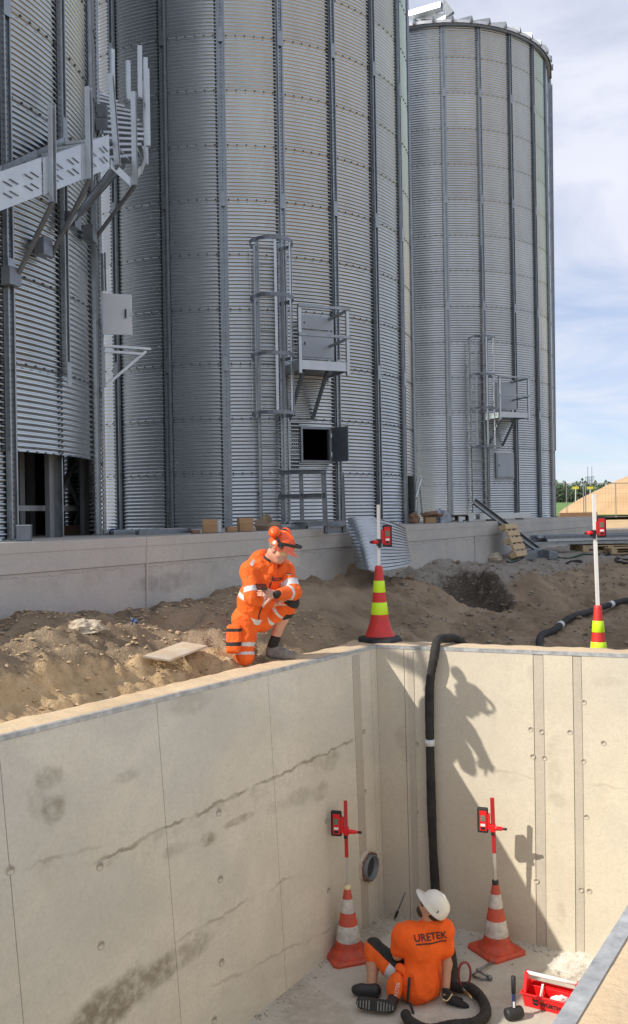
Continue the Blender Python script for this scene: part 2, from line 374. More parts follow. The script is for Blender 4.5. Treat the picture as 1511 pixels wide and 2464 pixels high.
# ------------------------------------------------------------------ pit
FZ = -2.9
CT = Vector((0.643, 9.618, 0)); CB = Vector((0.687, 9.689, FZ))          # inner corner, top and foot
LT, LB, BT, BB = R_(54.1), R_(57.0), R_(-20.8), R_(-28.6)                # wall directions, top and foot
TH = .34
def dirv(a): return Vector((math.cos(a), math.sin(a), 0))
def wl(s, z, q=0.):            # left wall: s metres from the corner towards the viewer, q outwards
    k = z/FZ; a = lerp(LT, LB, k); p = lerp(CT, CB, k) - dirv(a)*s + Vector((-math.sin(a), math.cos(a), 0))*q
    return Vector((p.x, p.y, z))
def wb(s, z, q=0.):            # back wall: s metres from the corner to the right
    k = z/FZ; a = lerp(BT, BB, k); p = lerp(CT, CB, k) + dirv(a)*s + Vector((-math.sin(a), math.cos(a), 0))*q
    return Vector((p.x, p.y, z))
def inv(fn, x, y):             # picture point -> (s, z) on a wall
    o = Vector((0, 0, HC)); d = Vector(ray(x, y)); s, z = 1.5, -1.
    for _ in range(40):
        p = fn(s, z); ps = fn(s+.01, z); e1 = (ps-p).normalized(); e2 = (fn(s, z-.01)-p).normalized(); n = e1.cross(e2)
        h = o + d*((p-o).dot(n)/d.dot(n)); ds = (h-p).dot(e1); s += ds*.8; z = lerp(z, h.z, .9)
    return s, z
SL = lambda x, y: inv(wl, x, y)
SB = lambda x, y: inv(wb, x, y)
def blob(fn, x, y, rx, ry, an=0., dens=.6):      # picture-size radii to wall metres
    s, z = fn(x, y); s2, _ = fn(x+20, y); _, z2 = fn(x, y+20)
    return (s, z, rx*abs(s2-s)/20, ry*abs(z2-z)/20, an, dens)
def line(fn, a, b, w, d): s0, z0 = fn(*a); s1, z1 = fn(*b); return (s0, z0, s1, z1, w, d)
lw_blobs = [blob(SL, 118, 1870, 42, 36, 0, .55), blob(SL, 128, 1945, 34, 46, 0, .65), blob(SL, 92, 1925, 26, 60, 0, .3), blob(SL, 300, 1870, 40, 18, 0, .35),
            blob(SL, 300, 2390, 130, 60, .0, .8), blob(SL, 450, 2290, 95, 34, .0, .55), blob(SL, 240, 2450, 110, 50, 0, .7), blob(SL, 505, 2015, 24, 22, 0, .75), blob(SL, 570, 1975, 55, 12, 0, .6),
            blob(SL, 700, 1925, 60, 26, 0, .35), blob(SL, 790, 1830, 30, 30, 0, .5), blob(SL, 770, 1900, 22, 30, 0, .4), blob(SL, 460, 1690, 60, 30, 0, .3), blob(SL, 840, 2250, 60, 60, 0, .3), blob(SL, 430, 2040, 40, 20, 0, .4)]
lw_lines = [line(SL, (230, 2075), (850, 1780), .022, .75), line(SL, (70, 2085), (240, 2035), .02, .45), line(SL, (420, 2265), (700, 2110), .018, .45), line(SL, (500, 2380), (800, 2230), .02, .3)]
bw_blobs = [blob(SB, 1330, 1860, 26, 60, 0, .28), blob(SB, 1330, 1800, 30, 26, 0, .18), blob(SB, 1340, 1925, 26, 22, 0, .26), blob(SB, 1285, 1620, 20, 30, 0, .2), blob(SB, 1460, 1640, 40, 14, 0, .2), blob(SB, 1350, 2190, 14, 40, 0, .3), blob(SB, 980, 1780, 30, 60, 0, .3)]
bw_lines = [line(SB, (1170, 1850), (1290, 1872), .016, .3), line(SB, (1400, 1885), (1500, 1900), .014, .3)]
M['pit_left'] = concrete('pit_left', (.73, .675, .56), (.62, .57, .465), stain=(.22, .185, .12), blobs=lw_blobs, lines=lw_lines, streak=.10, grey=(.55, .53, .47))
M['pit_back'] = concrete('pit_back', (.63, .57, .45), (.57, .515, .41), stain=(.27, .21, .14), blobs=bw_blobs, lines=bw_lines, streak=.10, grey=(.54, .505, .42))
M['pit_floor'] = concrete('pit_floor', (.64, .60, .515), (.47, .435, .365), uv=False, streak=0, bump=.35, amount=1.6, pores=.8, stain=(.28, .235, .17), blobs=[(-.2, -.4, .8, .25, .9, .6), (.4, -1.3, .5, .5, 0, .5), (1.4, -1.5, .7, .3, .4, .45), (.9, -2.3, .5, .4, 0, .5), (.2, -2.2, .4, .3, 0, .55), (-.9, -1.6, .3, 1.2, .6, .5)], grey=(.48, .455, .40))
M['wall_top'] = concrete('wall_top', (.66, .52, .35), (.55, .42, .27), uv=False, streak=0, bump=.8, pores=.3)
M['edge_steel'] = mat('edge_steel', (.58, .59, .58), rough=.45, metal=.35, scale=14, col2=(.30, .31, .31))
M['band'] = concrete('band', (.52, .46, .375), (.45, .41, .345), uv=True, streak=.2)

pit = thing('concrete_pit', 'deep open pit of pale cast concrete with steel-edged walls', 'pit', (CT.x, CT.y, FZ))
def wall_face(fn, s0, s1, q, parent, name, m, z0=FZ, z1=0., depth=.02, ns=8, nz=6, flip=False):
    b = MB(); idx = {}
    for f in (0, 1):
        for i in range(ns+1):
            for k in range(nz+1):
                idx[f, i, k] = len(b.v); b.v.append(tuple(fn(lerp(s0, s1, i/ns), lerp(z0, z1, k/nz), q+f*depth)))
    for i in range(ns):
        for k in range(nz):
            b.f += [(idx[0, i, k], idx[0, i, k+1], idx[0, i+1, k+1], idx[0, i+1, k]), (idx[1, i, k], idx[1, i+1, k], idx[1, i+1, k+1], idx[1, i, k+1])]
    for i in range(ns): 
        b.f += [(idx[0, i, 0], idx[0, i+1, 0], idx[1, i+1, 0], idx[1, i, 0]), (idx[0, i, nz], idx[1, i, nz], idx[1, i+1, nz], idx[0, i+1, nz])]
    for k in range(nz):
        b.f += [(idx[0, 0, k], idx[1, 0, k], idx[1, 0, k+1], idx[0, 0, k+1]), (idx[0, ns, k], idx[0, ns, k+1], idx[1, ns, k+1], idx[1, ns, k])]
    b.m = [0]*len(b.f); off = ORG[parent]
    o = b.build(name, m, parent)
    uv = o.data.uv_layers.new(name='UVMap')                                  # (metres along, height)
    sz = {}
    for (f, i, k), v in idx.items(): sz[v] = (lerp(s0, s1, i/ns), lerp(z0, z1, k/nz))
    for l in o.data.loops: uv.data[l.index].uv = sz[l.vertex_index]
    return o
# wall bodies, then the cast panels proud of them with narrow recessed joints between
LWLEN, BWLEN = 9.6, 5.0
wall_face(wl, -.0, LWLEN, .012, pit, 'wall', M['pit_left'], z1=-.004, depth=TH-.012, ns=10)
wall_face(wb, -.34, BWLEN, .012, pit, 'wall', M['pit_back'], z1=-.005, depth=TH-.012, ns=10)
jl = [0.0, SL(905, 1800)[0], SL(862, 1800)[0], SL(660, 1900)[0], SL(392, 1900)[0], SL(10, 1950)[0], 6.6, 8.1, LWLEN]
jl[0] = .0; jl[1] = max(jl[1], .12)
for a, b_ in zip(jl[:-1], jl[1:]): wall_face(wl, a+.0025, b_-.0025, -.002, pit, 'panel', M['pit_left'], z1=-.030, depth=.03, ns=4)
sb = [0.0, SB(975, 1700)[0], SB(1286, 1800)[0], SB(1310, 1800)[0], SB(1381, 1800)[0], SB(1402, 1800)[0], 3.6, BWLEN]
for i, (a, b_) in enumerate(zip(sb[:-1], sb[1:])):
    bandlike = i in (2, 4)
    wall_face(wb, a+.003, b_-.003, (.004 if bandlike else -.002), pit, 'panel', M['band'] if bandlike else M['pit_back'], z1=-.030, depth=.03, ns=4)
# narrow formwork batten by the corner on both walls
for fn, x0, x1, m in ((wl, 855, 872, M['band']), (wb, 985, 1000, M['band'])):
    s0 = (SL if fn is wl else SB)(x0, 1800)[0]; s1 = (SL if fn is wl else SB)(x1, 1800)[0]
    wall_face(fn, min(s0, s1), max(s0, s1), -.007, pit, 'batten', m, z1=-.05, depth=.01, ns=2)
# steel edge angle: top leg and face leg, and the rough top of the wall behind it
def edge(fn, s0, s1, flip):
    b = MB(); n = 12
    for i in range(n):
        a, c = lerp(s0, s1, i/n), lerp(s0, s1, (i+1)/n)
        b.hexa([fn(a, -.002, -.006), fn(c, -.002, -.006), fn(c, -.002, .035), fn(a, -.002, .035), fn(a, .006, -.006), fn(c, .006, -.006), fn(c, .006, .035), fn(a, .006, .035)])
        b.hexa([fn(a, -.028, -.0065), fn(c, -.028, -.0065), fn(c, -.028, -.001), fn(a, -.028, -.001), fn(a, -.0025, -.0065), fn(c, -.0025, -.0065), fn(c, -.0025, -.001), fn(a, -.0025, -.001)])
    return b.build('steel_edge', M['edge_steel'], pit)
edge(wl, -.004, LWLEN, 0); edge(wb, .0, BWLEN, 1)
def topping(fn, s0, s1, q0, q1, seed):
    n = int((s1-s0)/.05); k = 8; V = []; F = []
    for i in range(n+1):
        for j in range(k+1):
            s = lerp(s0, s1, i/n); q = lerp(q0, q1, j/k); h = .012*(float(fbm2(np.array(s*9+seed), np.array(q*9.)))) + .006
            if j in (0,): h = -.002
            if j == k: h = -.06
            V.append(tuple(fn(s, 0, q+(.03*float(fbm2(np.array(s*4.+seed), np.array(3.1))) if j >= k-1 else 0))+Vector((0, 0, h))))
    for i in range(n):
        for j in range(k): F.append((i*(k+1)+j, (i+1)*(k+1)+j, (i+1)*(k+1)+j+1, i*(k+1)+j+1))
    return np_obj('wall_top', V, np.array(F), M['wall_top'], pit, True)
topping(wl, -.02, LWLEN, .03, TH+.02, 1.3); topping(wb, -.36, BWLEN, .03, TH+.02, 5.1)
# the near right-hand wall, only its corner shows
RW0 = Vector((0.64, 2.47, 0)); RWa = R_(57.5)
def wr(s, z, q=0.): p = RW0 + dirv(RWa)*s + Vector((math.sin(RWa), -math.cos(RWa), 0))*q; return Vector((p.x, p.y, z))
wall_face(wr, -4.5, 6.4, .012, pit, 'wall', M['pit_left'], z1=-.006, depth=TH, ns=8)
b = MB()
b.hexa([wr(-4.5, -.002, -.005), wr(6.3, -.002, -.005), wr(6.3, -.002, .05), wr(-4.5, -.002, .05), wr(-4.5, .006, -.005), wr(6.3, .006, -.005), wr(6.3, .006, .05), wr(-4.5, .006, .05)])
b.hexa([wr(-4.5, -.05, -.006), wr(6.3, -.05, -.006), wr(6.3, -.05, -.001), wr(-4.5, -.05, -.001), wr(-4.5, -.003, -.006), wr(6.3, -.003, -.006), wr(6.3, -.003, -.001), wr(-4.5, -.003, -.001)])
b.build('steel_edge', M['edge_steel'], pit); topping(wr, -4.5, 6.3, .046, TH+.02, 9.7)
fw0 = wl(LWLEN, 0); fw1 = wr(-4.5, 0)
b = MB(); b.hexa([fw0+Vector((0, 0, FZ)), fw1+Vector((0, 0, FZ)), fw1+Vector((-.15, -.35, FZ)), fw0+Vector((-.15, -.35, FZ)), fw0, fw1, fw1+Vector((-.15, -.35, 0)), fw0+Vector((-.15, -.35, 0))]); b.build('wall', M['pit_floor'], pit)
poly = [wl(-.3, FZ, .2), wb(BWLEN, FZ, .2), wr(6.5, FZ, .3), wr(-4.7, FZ, .2), wl(LWLEN+.2, FZ, .2)]
b = MB(); b.prism([p+Vector((0, 0, -.2)) for p in poly][::-1], (0, 0, .2)); b.build('floor', M['pit_floor'], pit)
# tie holes: shallow cones with a plug
def tie(fn, inv_, x, y, r=.024):
    s, z = inv_(x, y); p = fn(s, z); e1 = (fn(s+.05, z)-p).normalized(); e2 = Vector((0, 0, 1)); n = e1.cross(e2).normalized()
    if n.dot(Vector((0, 0, HC))-p) < 0: n = -n; e1 = -e1
    Mx = Matrix((e1, n.cross(e1), n)).transposed()
    b = MB(); b.lathe([(r*1.25, .002), (r*1.15, .006), (r*.95, .006), (r*.85, -.0), (r*.5, .0005)], 14, p, M=Mx)
    b.build('tie_hole', M['band'], pit, True)
for x, y in ((240, 2085), (243, 2275), (526, 1955), (530, 2115), (533, 2315), (785, 1975), (790, 2142), (25, 2095), (515, 2455), (875, 1760), (878, 1905)): tie(wl, SL, x, y, .028 if x < 600 else .024)
for x, y in ((1277, 1755), (1303, 1760), (1371, 1762), (1282, 1820), (1310, 1824), (1404, 1832), (1411, 1966), (1291, 2120), (1398, 2141), (1418, 2144), (1452, 1788), (1003, 1790), (1001, 1955), (1405, 1690)): tie(wb, SB, x, y, .022)
# drain pipe through the left wall
s, z = SL(884, 2085); p = wl(s, z); e1 = (wl(s+.05, z)-p).normalized(); n = e1.cross(Vector((0, 0, 1))); n = n if n.dot(Vector((1, -1, 0))) > 0 else -n
Mx = Matrix((e1, n.cross(e1), n)).transposed()
b = MB(); b.lathe([(.128, -.1), (.128, .07), (.118, .07), (.116, -.25), (.03, -.26)], 28, p, M=Mx, cap=False); dp = b.build('drain_pipe', M['pipe_grey'], pit, True)
b = MB(); b.lathe([(.117, .012), (.001, .004)], 20, p, M=Mx, cap=False); b.build('pipe_bore_shade', M['pipe_shade'], dp)  # dark disc paints the shade inside the bore; the wall behind is solid
def ragged(r0, r1, h, seed, m, nm):
    b = MB(); n = 30; rr = random.Random(seed); vs = []
    for j in range(n):
        t = 2*math.pi*j/n; k = 1+.10*rr.uniform(-1, 1); hh = h*rr.uniform(.6, 1.1)
        for r, zz in ((r1*k, .002), ((r0*.35+r1*.65)*k, hh), (r0*1.01, hh*.9), (r0*1.005, .0)): vs.append(Mx @ Vector((r*math.cos(t), r*math.sin(t), zz))+p)
    b.add(vs, [(j*4+i, ((j+1) % n)*4+i, ((j+1) % n)*4+i+1, j*4+i+1) for j in range(n) for i in range(3)]); return b.build(nm, m, dp, True)
ragged(.131, .185, .022, 3, M['foam_collar'], 'foam_collar'); ragged(.130, .150, .055, 4, M['foam_brown'], 'foam_collar')

# ------------------------------------------------------------------ ground
FA = R_(59); FP0 = Vector((-1.0, 10.9, 0)); SLAB = 1.215
fd = dirv(FA); fn_ = Vector((math.sin(FA), -math.cos(FA), 0))              # foundation front: direction and outward normal
def at_f(x, y, off=0.): return at_line(x, y, FP0+fn_*off, FA)
La = R_(55.2); ld = dirv(La); ln = Vector((-math.sin(La), math.cos(La), 0))
def at_q(x, y, q): return at_line(x, y, CT+ln*q, La)
CPTS = []
def cp(v): CPTS.append(tuple(v))
for x, y in ((0, 1490), (229, 1464), (344, 1452), (497, 1431), (554, 1417), (720, 1397), (850, 1374), (985, 1362), (1100, 1352), (1210, 1335), (1300, 1320), (1400, 1304)): 
    v = at_f(x, y); cp(v); cp((v.x-fn_.x*.7, v.y-fn_.y*.7, v.z))
for s in (-9, -6): cp((*(FP0+fd*s).xy, .5)); cp((*(FP0+fd*s-fn_*.6).xy, .5))
for x, y in ((0, 1544), (96, 1513), (159, 1499), (230, 1497), (300, 1500)): cp(at_q(x, y, 1.32))
for x, y in ((420, 1505), (500, 1478), (700, 1440), (780, 1420)): cp(at_q(x, y, 1.3))
for x, y in ((0, 1563), (69, 1562), (180, 1566), (267, 1566), (382, 1562), (500, 1545), (560, 1530), (760, 1470)): cp(at_q(x, y, .98))
for x, y in ((0, 1640), (100, 1648), (200, 1634), (330, 1610), (450, 1583), (530, 1566), (640, 1540), (800, 1500)): cp(at_q(x, y, .66))
for s in np.arange(-.2, 9, .6): v = wl(float(s), 0, TH+.02); cp((v.x, v.y, -.05)); v = wl(float(s), 0, -.4); cp((v.x, v.y, -.3))
for s in (6, 8, 10): v = CT-ld*s+ln*1.1; cp((v.x, v.y, .33))
cp((.55, 10.25, -.05)); cp((.95, 10.2, -.12)); cp((1.1, 10.7, -.02)); cp((.6, 11.2, .12))
for x, y, Y in ((880, 1440, 11.8), (960, 1470, 11.6), (1060, 1500, 11.6), (840, 1400, 12.8)): cp(at_y(x, y, Y))
for x, y, Y in ((985, 1402, 13.2), (1020, 1428, 12.9), (1050, 1448, 12.8), (1100, 1466, 12.75), (1160, 1458, 12.9), (1215, 1432, 13.5)): cp(at_y(x, y, Y))
for x, y, Y in ((940, 1395, 14.6), (1000, 1372, 15.4), (1100, 1362, 15.8), (1190, 1362, 15.8), (1245, 1388, 14.8)): cp(at_y(x, y, Y))
for X in (2., 3.2, 4.5, 6.5): v = wb(max(X-.7, .5), 0, TH+.05); cp((v.x, v.y, -.52)); cp((v.x, v.y+.6, -.55))
for X in (3.4, 5.5, 8, 12): 
    for Y, z in ((12, -.38), (14.5, -.08), (17, .2), (19.5, .4), (23, .46), (28, .5), (36, .55)):
        if X < 2.2+(Y-14)*.45 or Y < 19: cp((X+max(0, Y-16)*.5, Y, z))
for v in ((1, -2, -.1), (-3, -3, -.1), (3, 0, -.08), (5, 4, -.1), (7, 7, -.3), (2.2, 2, -.05), (3.5, 3.8, -.05), (-8, 0, .1), (-6, 4, .3), (16, 10, -.2), (20, 22, .4), (10, -6, 0), (0, -12, 0)): cp(v)
CP = np.array(CPTS)
def _rbf():
    P = CP[:, :2]; n = len(P); D = np.sqrt(((P[:, None]-P[None])**2).sum(-1)+.02)
    A = np.zeros((n+3, n+3)); A[:n, :n] = -D + np.eye(n)*.03; A[:n, n] = 1; A[:n, n+1:] = P; A[n, :n] = 1; A[n+1:, :n] = P.T
    bb = np.zeros(n+3); bb[:n] = CP[:, 2]; return np.linalg.solve(A, bb)
_w = _rbf()
CRX, CRY = 2.47, 14.05
def base_z(X, Y):
    sh = X.shape; x = X.ravel(); y = Y.ravel(); z = np.full(x.shape, _w[len(CP)]) + _w[-2]*x + _w[-1]*y
    for i in range(len(CP)): z -= _w[i]*np.sqrt((x-CP[i, 0])**2+(y-CP[i, 1])**2+.02)
    return z.reshape(sh)
def ground_z(X, Y, detail=True):
    X = np.asarray(X, float); Y = np.asarray(Y, float)
    r = np.hypot(X-2, Y-10); k = np.clip((r-17)/14, 0, 1); k = k*k*(3-2*k)
    far = .5 + np.clip((Y-30)/100, 0, 4)*1.15
    z = base_z(X, Y)*(1-k) + far*k
    if detail:
        q = (X-CT.x)*ln.x+(Y-CT.y)*ln.y
        near = np.clip(1-(r-9)/10, .25, 1)
        z = z + near*(.11*fbm2(X*.9, Y*.9, 3)+.085*fbm2(X*2.7+5, Y*2.7, 3)+.11*(np.abs(fbm2(X*1.9+7, Y*1.9+2, 4))-.22)+.05*(np.abs(fbm2(X*6.1+7, Y*6.1+2, 3))-.22)+.036*fbm2(X*8, Y*8+3, 3)+.012*fbm2(X*30, Y*30, 2))*np.where((q > TH) & (q < .5), .4, 1)
        # crumbly step along the sand bank beside the left wall
        st = np.clip((q-.62-.10*fbm2(X*2.2, Y*2.2+9, 3))/.10, 0, 1); z = z + np.where((q > .3) & (q < 1.2) & (Y < 9.6), (st-.5)*.10, 0)
        bank = np.clip((q-TH)/.08, 0, 1)*np.clip((1.25-q)/.3, 0, 1)*np.clip((9.8-Y)/1., 0, 1)
        z = z + bank*(.085*(np.abs(fbm2(X*3.3+3, Y*3.3, 4))-.25)+.05*(np.abs(fbm2(X*9+1, Y*9, 3))-.25)+.02*fbm2(X*22, Y*22, 2))
        # crater
        ca = np.sqrt(((X-CRX)/(.66+.1*fbm2(X*1.5, Y*1.5)))**2+((Y-CRY)/1.12)**2)+.22*fbm2(X*3.1, Y*3.1+2, 4)
        z = z - .45*np.clip((1.06-ca)/.40, 0, 1)*(1+.15*fbm2(X*4, Y*4, 3))
    return z
def gz(x, y, d=True): return float(ground_z(np.array([x]), np.array([y]), d)[0])
def axis(parts):
    out = []
    for a, b_, h in parts: out += list(np.arange(a, b_, h))
    return np.array(out+[parts[-1][1]])
gx = axis([(-2600, -600, 500), (-600, -100, 100), (-100, -20, 20), (-20, -5, 1.), (-5, -3.2, .12), (-3.2, 5.2, .035), (5.2, 9, .12), (9, 24, .7), (24, 60, 6), (60, 300, 40), (300, 2600, 400)])
gy = axis([(-600, -60, 90), (-60, -8, 8), (-8, -3, 1.), (-3, 6, .1), (6, 13.4, .035), (13.4, 18, .06), (18, 24, .15), (24, 40, 1.), (40, 120, 10), (120, 600, 60), (600, 3000, 300)])
GX, GY = np.meshgrid(gx, gy, indexing='ij'); GZ = ground_z(GX, GY)
# keep the soil just under the tops of the pit walls
qq = (GX-CT.x)*ln.x+(GY-CT.y)*ln.y; pp = -((GX-CT.x)*ld.x+(GY-CT.y)*ld.y)
bd = dirv(BT); bq = -(GX-CT.x)*bd.y+(GY-CT.y)*bd.x; bp_ = (GX-CT.x)*bd.x+(GY-CT.y)*bd.y
rq = (GX-RW0.x)*math.sin(RWa)-(GY-RW0.y)*math.cos(RWa)
cap = np.where((qq < TH+.02) & (rq < TH+.02) & (bq < TH+.02), -.10, 99)
cap = np.minimum(cap, np.where((bq >= TH+.02) & (bq < TH+.2) & (bp_ > .2), -.30, 99)); GZ = np.minimum(GZ, cap)
inside = (qq < .16) & (rq < .16) & (bq < .16) & (pp < LWLEN+.2)
slabmask = ((GX-FP0.x)*fn_.x+(GY-FP0.y)*fn_.y < -.3) & (GX > -30) & (GX < 9) & (GY < 34)
nX, nY = GX.shape; I = np.arange(nX*nY).reshape(nX, nY)
F = np.stack([I[:-1, :-1], I[1:, :-1], I[1:, 1:], I[:-1, 1:]], -1).reshape(-1, 4)
F = F[~(inside.ravel()[F].any(1) | slabmask.ravel()[F].all(1))]
V = np.stack([GX, GY, GZ], -1).reshape(-1, 3)
used = np.unique(F); rm = np.full(len(V), -1); rm[used] = np.arange(len(used)); V = V[used]; F = rm[F]
def ground_mat():
    m = bpy.data.materials.new('soil'); m.use_nodes = True; t = NT(m); b = t.N['Principled BSDF']
    tc = t.N.new('ShaderNodeTexCoord'); vec = tc.outputs['Object']
    at = t.N.new('ShaderNodeAttribute'); at.attribute_name = 'zone'; sp = t.N.new('ShaderNodeSeparateColor'); t.L.new(at.outputs['Color'], sp.inputs[0])
    n1 = t.noise(vec, 1.1, 6, .65, .3); n2 = t.noise(vec, 7, 6, .7); n3 = t.noise(vec, 45, 4, .7)
    col = t.mix(t.ramp(n1, .32, .68), (.215, .158, .103), (.39, .296, .198))
    col = t.mix(t.ramp(n2, .45, .75, 0., .6), col, (.32, .25, .17))
    sand = t.mix(t.ramp(n2, .3, .7), (.50, .345, .185), (.66, .48, .28))
    col = t.mix(t.ramp(t.math('ADD', sp.outputs[0], t.math('MULTIPLY', t.math('SUBTRACT', n2, .5), .9)), .35, .65), col, sand)
    grav = t.mix(t.ramp(n3, .3, .7), (.20, .175, .145), (.40, .365, .31))
    col = t.mix(t.ramp(t.math('ADD', sp.outputs[2], t.math('MULTIPLY', t.math('SUBTRACT', n2, .5), .9)), .35, .65), col, grav)
    wet = t.mix(t.ramp(n3, .35, .7), (.075, .060, .047), (.15, .122, .095))
    col = t.mix(t.ramp(t.math('ADD', sp.outputs[1], t.math('MULTIPLY', t.math('SUBTRACT', n2, .5), 1.2)), .35, .65), col, wet)
    col = t.mix(t.ramp(n3, .55, .8, 0., .35), col, (.42, .34, .24))
    t.L.new(col, b.inputs['Base Color']); b.inputs['Roughness'].default_value = .95; b.inputs['Specular IOR Level'].default_value = .15
    bp = t.N.new('ShaderNodeBump'); bp.inputs['Strength'].default_value = 1.0; bp.inputs['Distance'].default_value = .06
    t.L.new(t.math('ADD', t.math('MULTIPLY', n2, .7), t.math('MULTIPLY', n3, .4)), bp.inputs['Height']); t.L.new(bp.outputs[0], b.inputs['Normal'])
    return m
M['soil'] = ground_mat()
ground = np_obj('ground', V, F, M['soil']); tag(ground, 'churned brown and sandy soil around the pit', None, None, 'structure')
X, Y = V[:, 0], V[:, 1]; q = (X-CT.x)*ln.x+(Y-CT.y)*ln.y; fo = (X-FP0.x)*fn_.x+(Y-FP0.y)*fn_.y
p_ = -((X-CT.x)*ld.x+(Y-CT.y)*ld.y)
zs = np.clip((.98-q)/.35, 0, 1)*.8*np.clip((p_-.9)/.9, 0, 1)*(q > 0); zs = np.maximum(zs, (rq.ravel()[used] > -.2)*(Y < 7)*(Y > 1)*.5)
zs = np.maximum(zs, np.clip((Y-32)/8, 0, 1)*.85*(X > 6)*(Y < 90))
ca = np.sqrt(((X-CRX-.05)/.72)**2+((Y-CRY)/1.2)**2); zw = np.clip((1.12-ca)/.3, 0, 1)*.66
zw = np.maximum(zw, .42*((q > 1.45) & (q < 1.95) & (p_ > 1)))
zg = np.clip((1.3-np.abs(fo-.7))/.6, 0, 1)*(fo > 0)*(Y > 13.5); zg = np.maximum(zg, np.clip((Y-17.5)/2, 0, 1)*(Y < 40)*.75); zg = np.maximum(zg, np.clip((2-Y)/3, 0, 1)*.9)
ca_ = ground.data.color_attributes.new('zone', 'FLOAT_COLOR', 'POINT')
ca_.data.foreach_set('color', np.stack([zs, zw, zg, np.ones_like(zs)], -1).astype(np.float32).ravel())

# ------------------------------------------------------------------ foundation of the silos
M['foundation'] = concrete('foundation', (.57, .54, .48), (.47, .45, .405), stain=(.12, .105, .085), streak=.35, lines=[(-9., .90, 20., .86, .006, .5)], blobs=[(-1.2, .7, .6, .12, 0, .35), (4.5, .5, .5, .3, 0, .5), (-4.5, .6, .7, .15, 0, .3)], grey=(.43, .43, .42))
M['slab_top'] = concrete('slab_top', (.42, .40, .37), (.34, .33, .31), uv=False, streak=0)
fnd = thing('silo_foundation', 'long grey concrete foundation carrying the three silos', 'foundation', (FP0.x, FP0.y, 0))
SE = 18.3
def fpt(s, z, q=0.): v = FP0+fd*s-fn_*q; return Vector((v.x, v.y, z))
def flift(name, z0, z1, q, s0=-14, s1=SE):
    b = MB(); n = 20
    for i in range(n):
        a, c = lerp(s0, s1, i/n), lerp(s0, s1, (i+1)/n)
        b.hexa([fpt(a, z0, q), fpt(c, z0, q), fpt(c, z0, q+.3), fpt(a, z0, q+.3), fpt(a, z1, q), fpt(c, z1, q), fpt(c, z1, q+.3), fpt(a, z1, q+.3)])
    o = b.build(name, M['foundation'], fnd); set_uv(o, lambda c: ((c-FP0).dot(fd), c.z)); return o
flift('lower_lift', -.6, .925, .012); flift('upper_lift', .930, SLAB-.10, .0)
js = [-14, -8.5, (at_f(354, 1400)-FP0).dot(fd), 3.0, 8.2, 13.2, SE]
for a, c in zip(js[:-1], js[1:]):          # cast bays of the rim
    o = MB().hexa([fpt(a+.004, SLAB-.099, -.004), fpt(c-.004, SLAB-.099, -.004), fpt(c-.004, SLAB-.099, .29), fpt(a+.004, SLAB-.099, .29), fpt(a+.004, SLAB-.003, -.004), fpt(c-.004, SLAB-.003, -.004), fpt(c-.004, SLAB-.003, .29), fpt(a+.004, SLAB-.003, .29)]).build('rim', M['foundation'], fnd)
    set_uv(o, lambda v: ((v-FP0).dot(fd), v.z))
for a in (js[2], js[4]):                  # daywork joints, thin upright fillets
    b = MB(); b.bar(fpt(a, .2, .006), fpt(a, SLAB-.102, -.001), .02, .014, fn_); b.build('joint', M['foundation'], fnd)
b = MB(); b.prism([fpt(-14, SLAB-.3, .02), fpt(SE-.01, SLAB-.3, .02), fpt(SE-.01, SLAB-.3, 12), fpt(-14, SLAB-.3, 12)], (0, 0, .3)); b.build('slab', M['slab_top'], fnd)
b = MB(); b.prism([fpt(SE-.3, -.6, .3), fpt(SE-.006, -.6, .3), fpt(SE-.006, -.6, 12), fpt(SE-.3, -.6, 12)], (0, 0, .6+SLAB-.31)); o = b.build('end_wall', M['foundation'], fnd); set_uv(o, lambda v: (v.y, v.z))

# ------------------------------------------------------------------ silos
SR = 3.7
CL_, CC_, CR_ = (-6.35, 10.75), (-1.585, 18.91), (4.06, 29.3)
def pol(c, ang, r, z): return Vector((c[0]+r*math.cos(ang), c[1]+r*math.sin(ang), z))
def sheet_mesh(name, da, rh, hole=None, ncor=15, ns=5, amp=.0092):
    nz = ncor*8; V = []; F = []
    na = ns if hole is None else 24
    for i in range(na+1):
        a = da*i/na
        for k in range(nz+1):
            z = rh*k/nz; r = SR+amp*math.cos(2*math.pi*k/8) + (.0018 if k < 9 else 0) - (.0012 if k > nz-9 else 0)
            V.append((r*math.cos(a), r*math.sin(a), z))
    for i in range(na):
        for k in range(nz):
            if hole and hole[0] < (i+.5)/na*da < hole[1] and hole[2] < (k+.5)/nz*rh < hole[3]: continue
            F.append((i*(nz+1)+k, (i+1)*(nz+1)+k, (i+1)*(nz+1)+k+1, i*(nz+1)+k+1))
    me = bpy.data.meshes.new(name); me.from_pydata(V, [], F); me.polygons.foreach_set('use_smooth', [True]*len(F)); me.materials.append(M['galvanised_sheet']); me.update(); return me
HAT = [(-.068, .012), (-.050, .012), (-.046, .056), (-.028, .056), (-.024, .026), (.024, .026), (.028, .056), (.046, .056), (.050, .012), (.068, .012)]
def stiff_mesh(h):
    b = MB(); 
    for z in (0, h): b.v += [(SR+r, t, z) for t, r in HAT]
    n = len(HAT); b.f = [(i, i+1, i+1+n, i+n) for i in range(n-1)]; b.m = [0]*len(b.f); return b.mesh('stiffener', Vector(), M['galvanised_steel'])
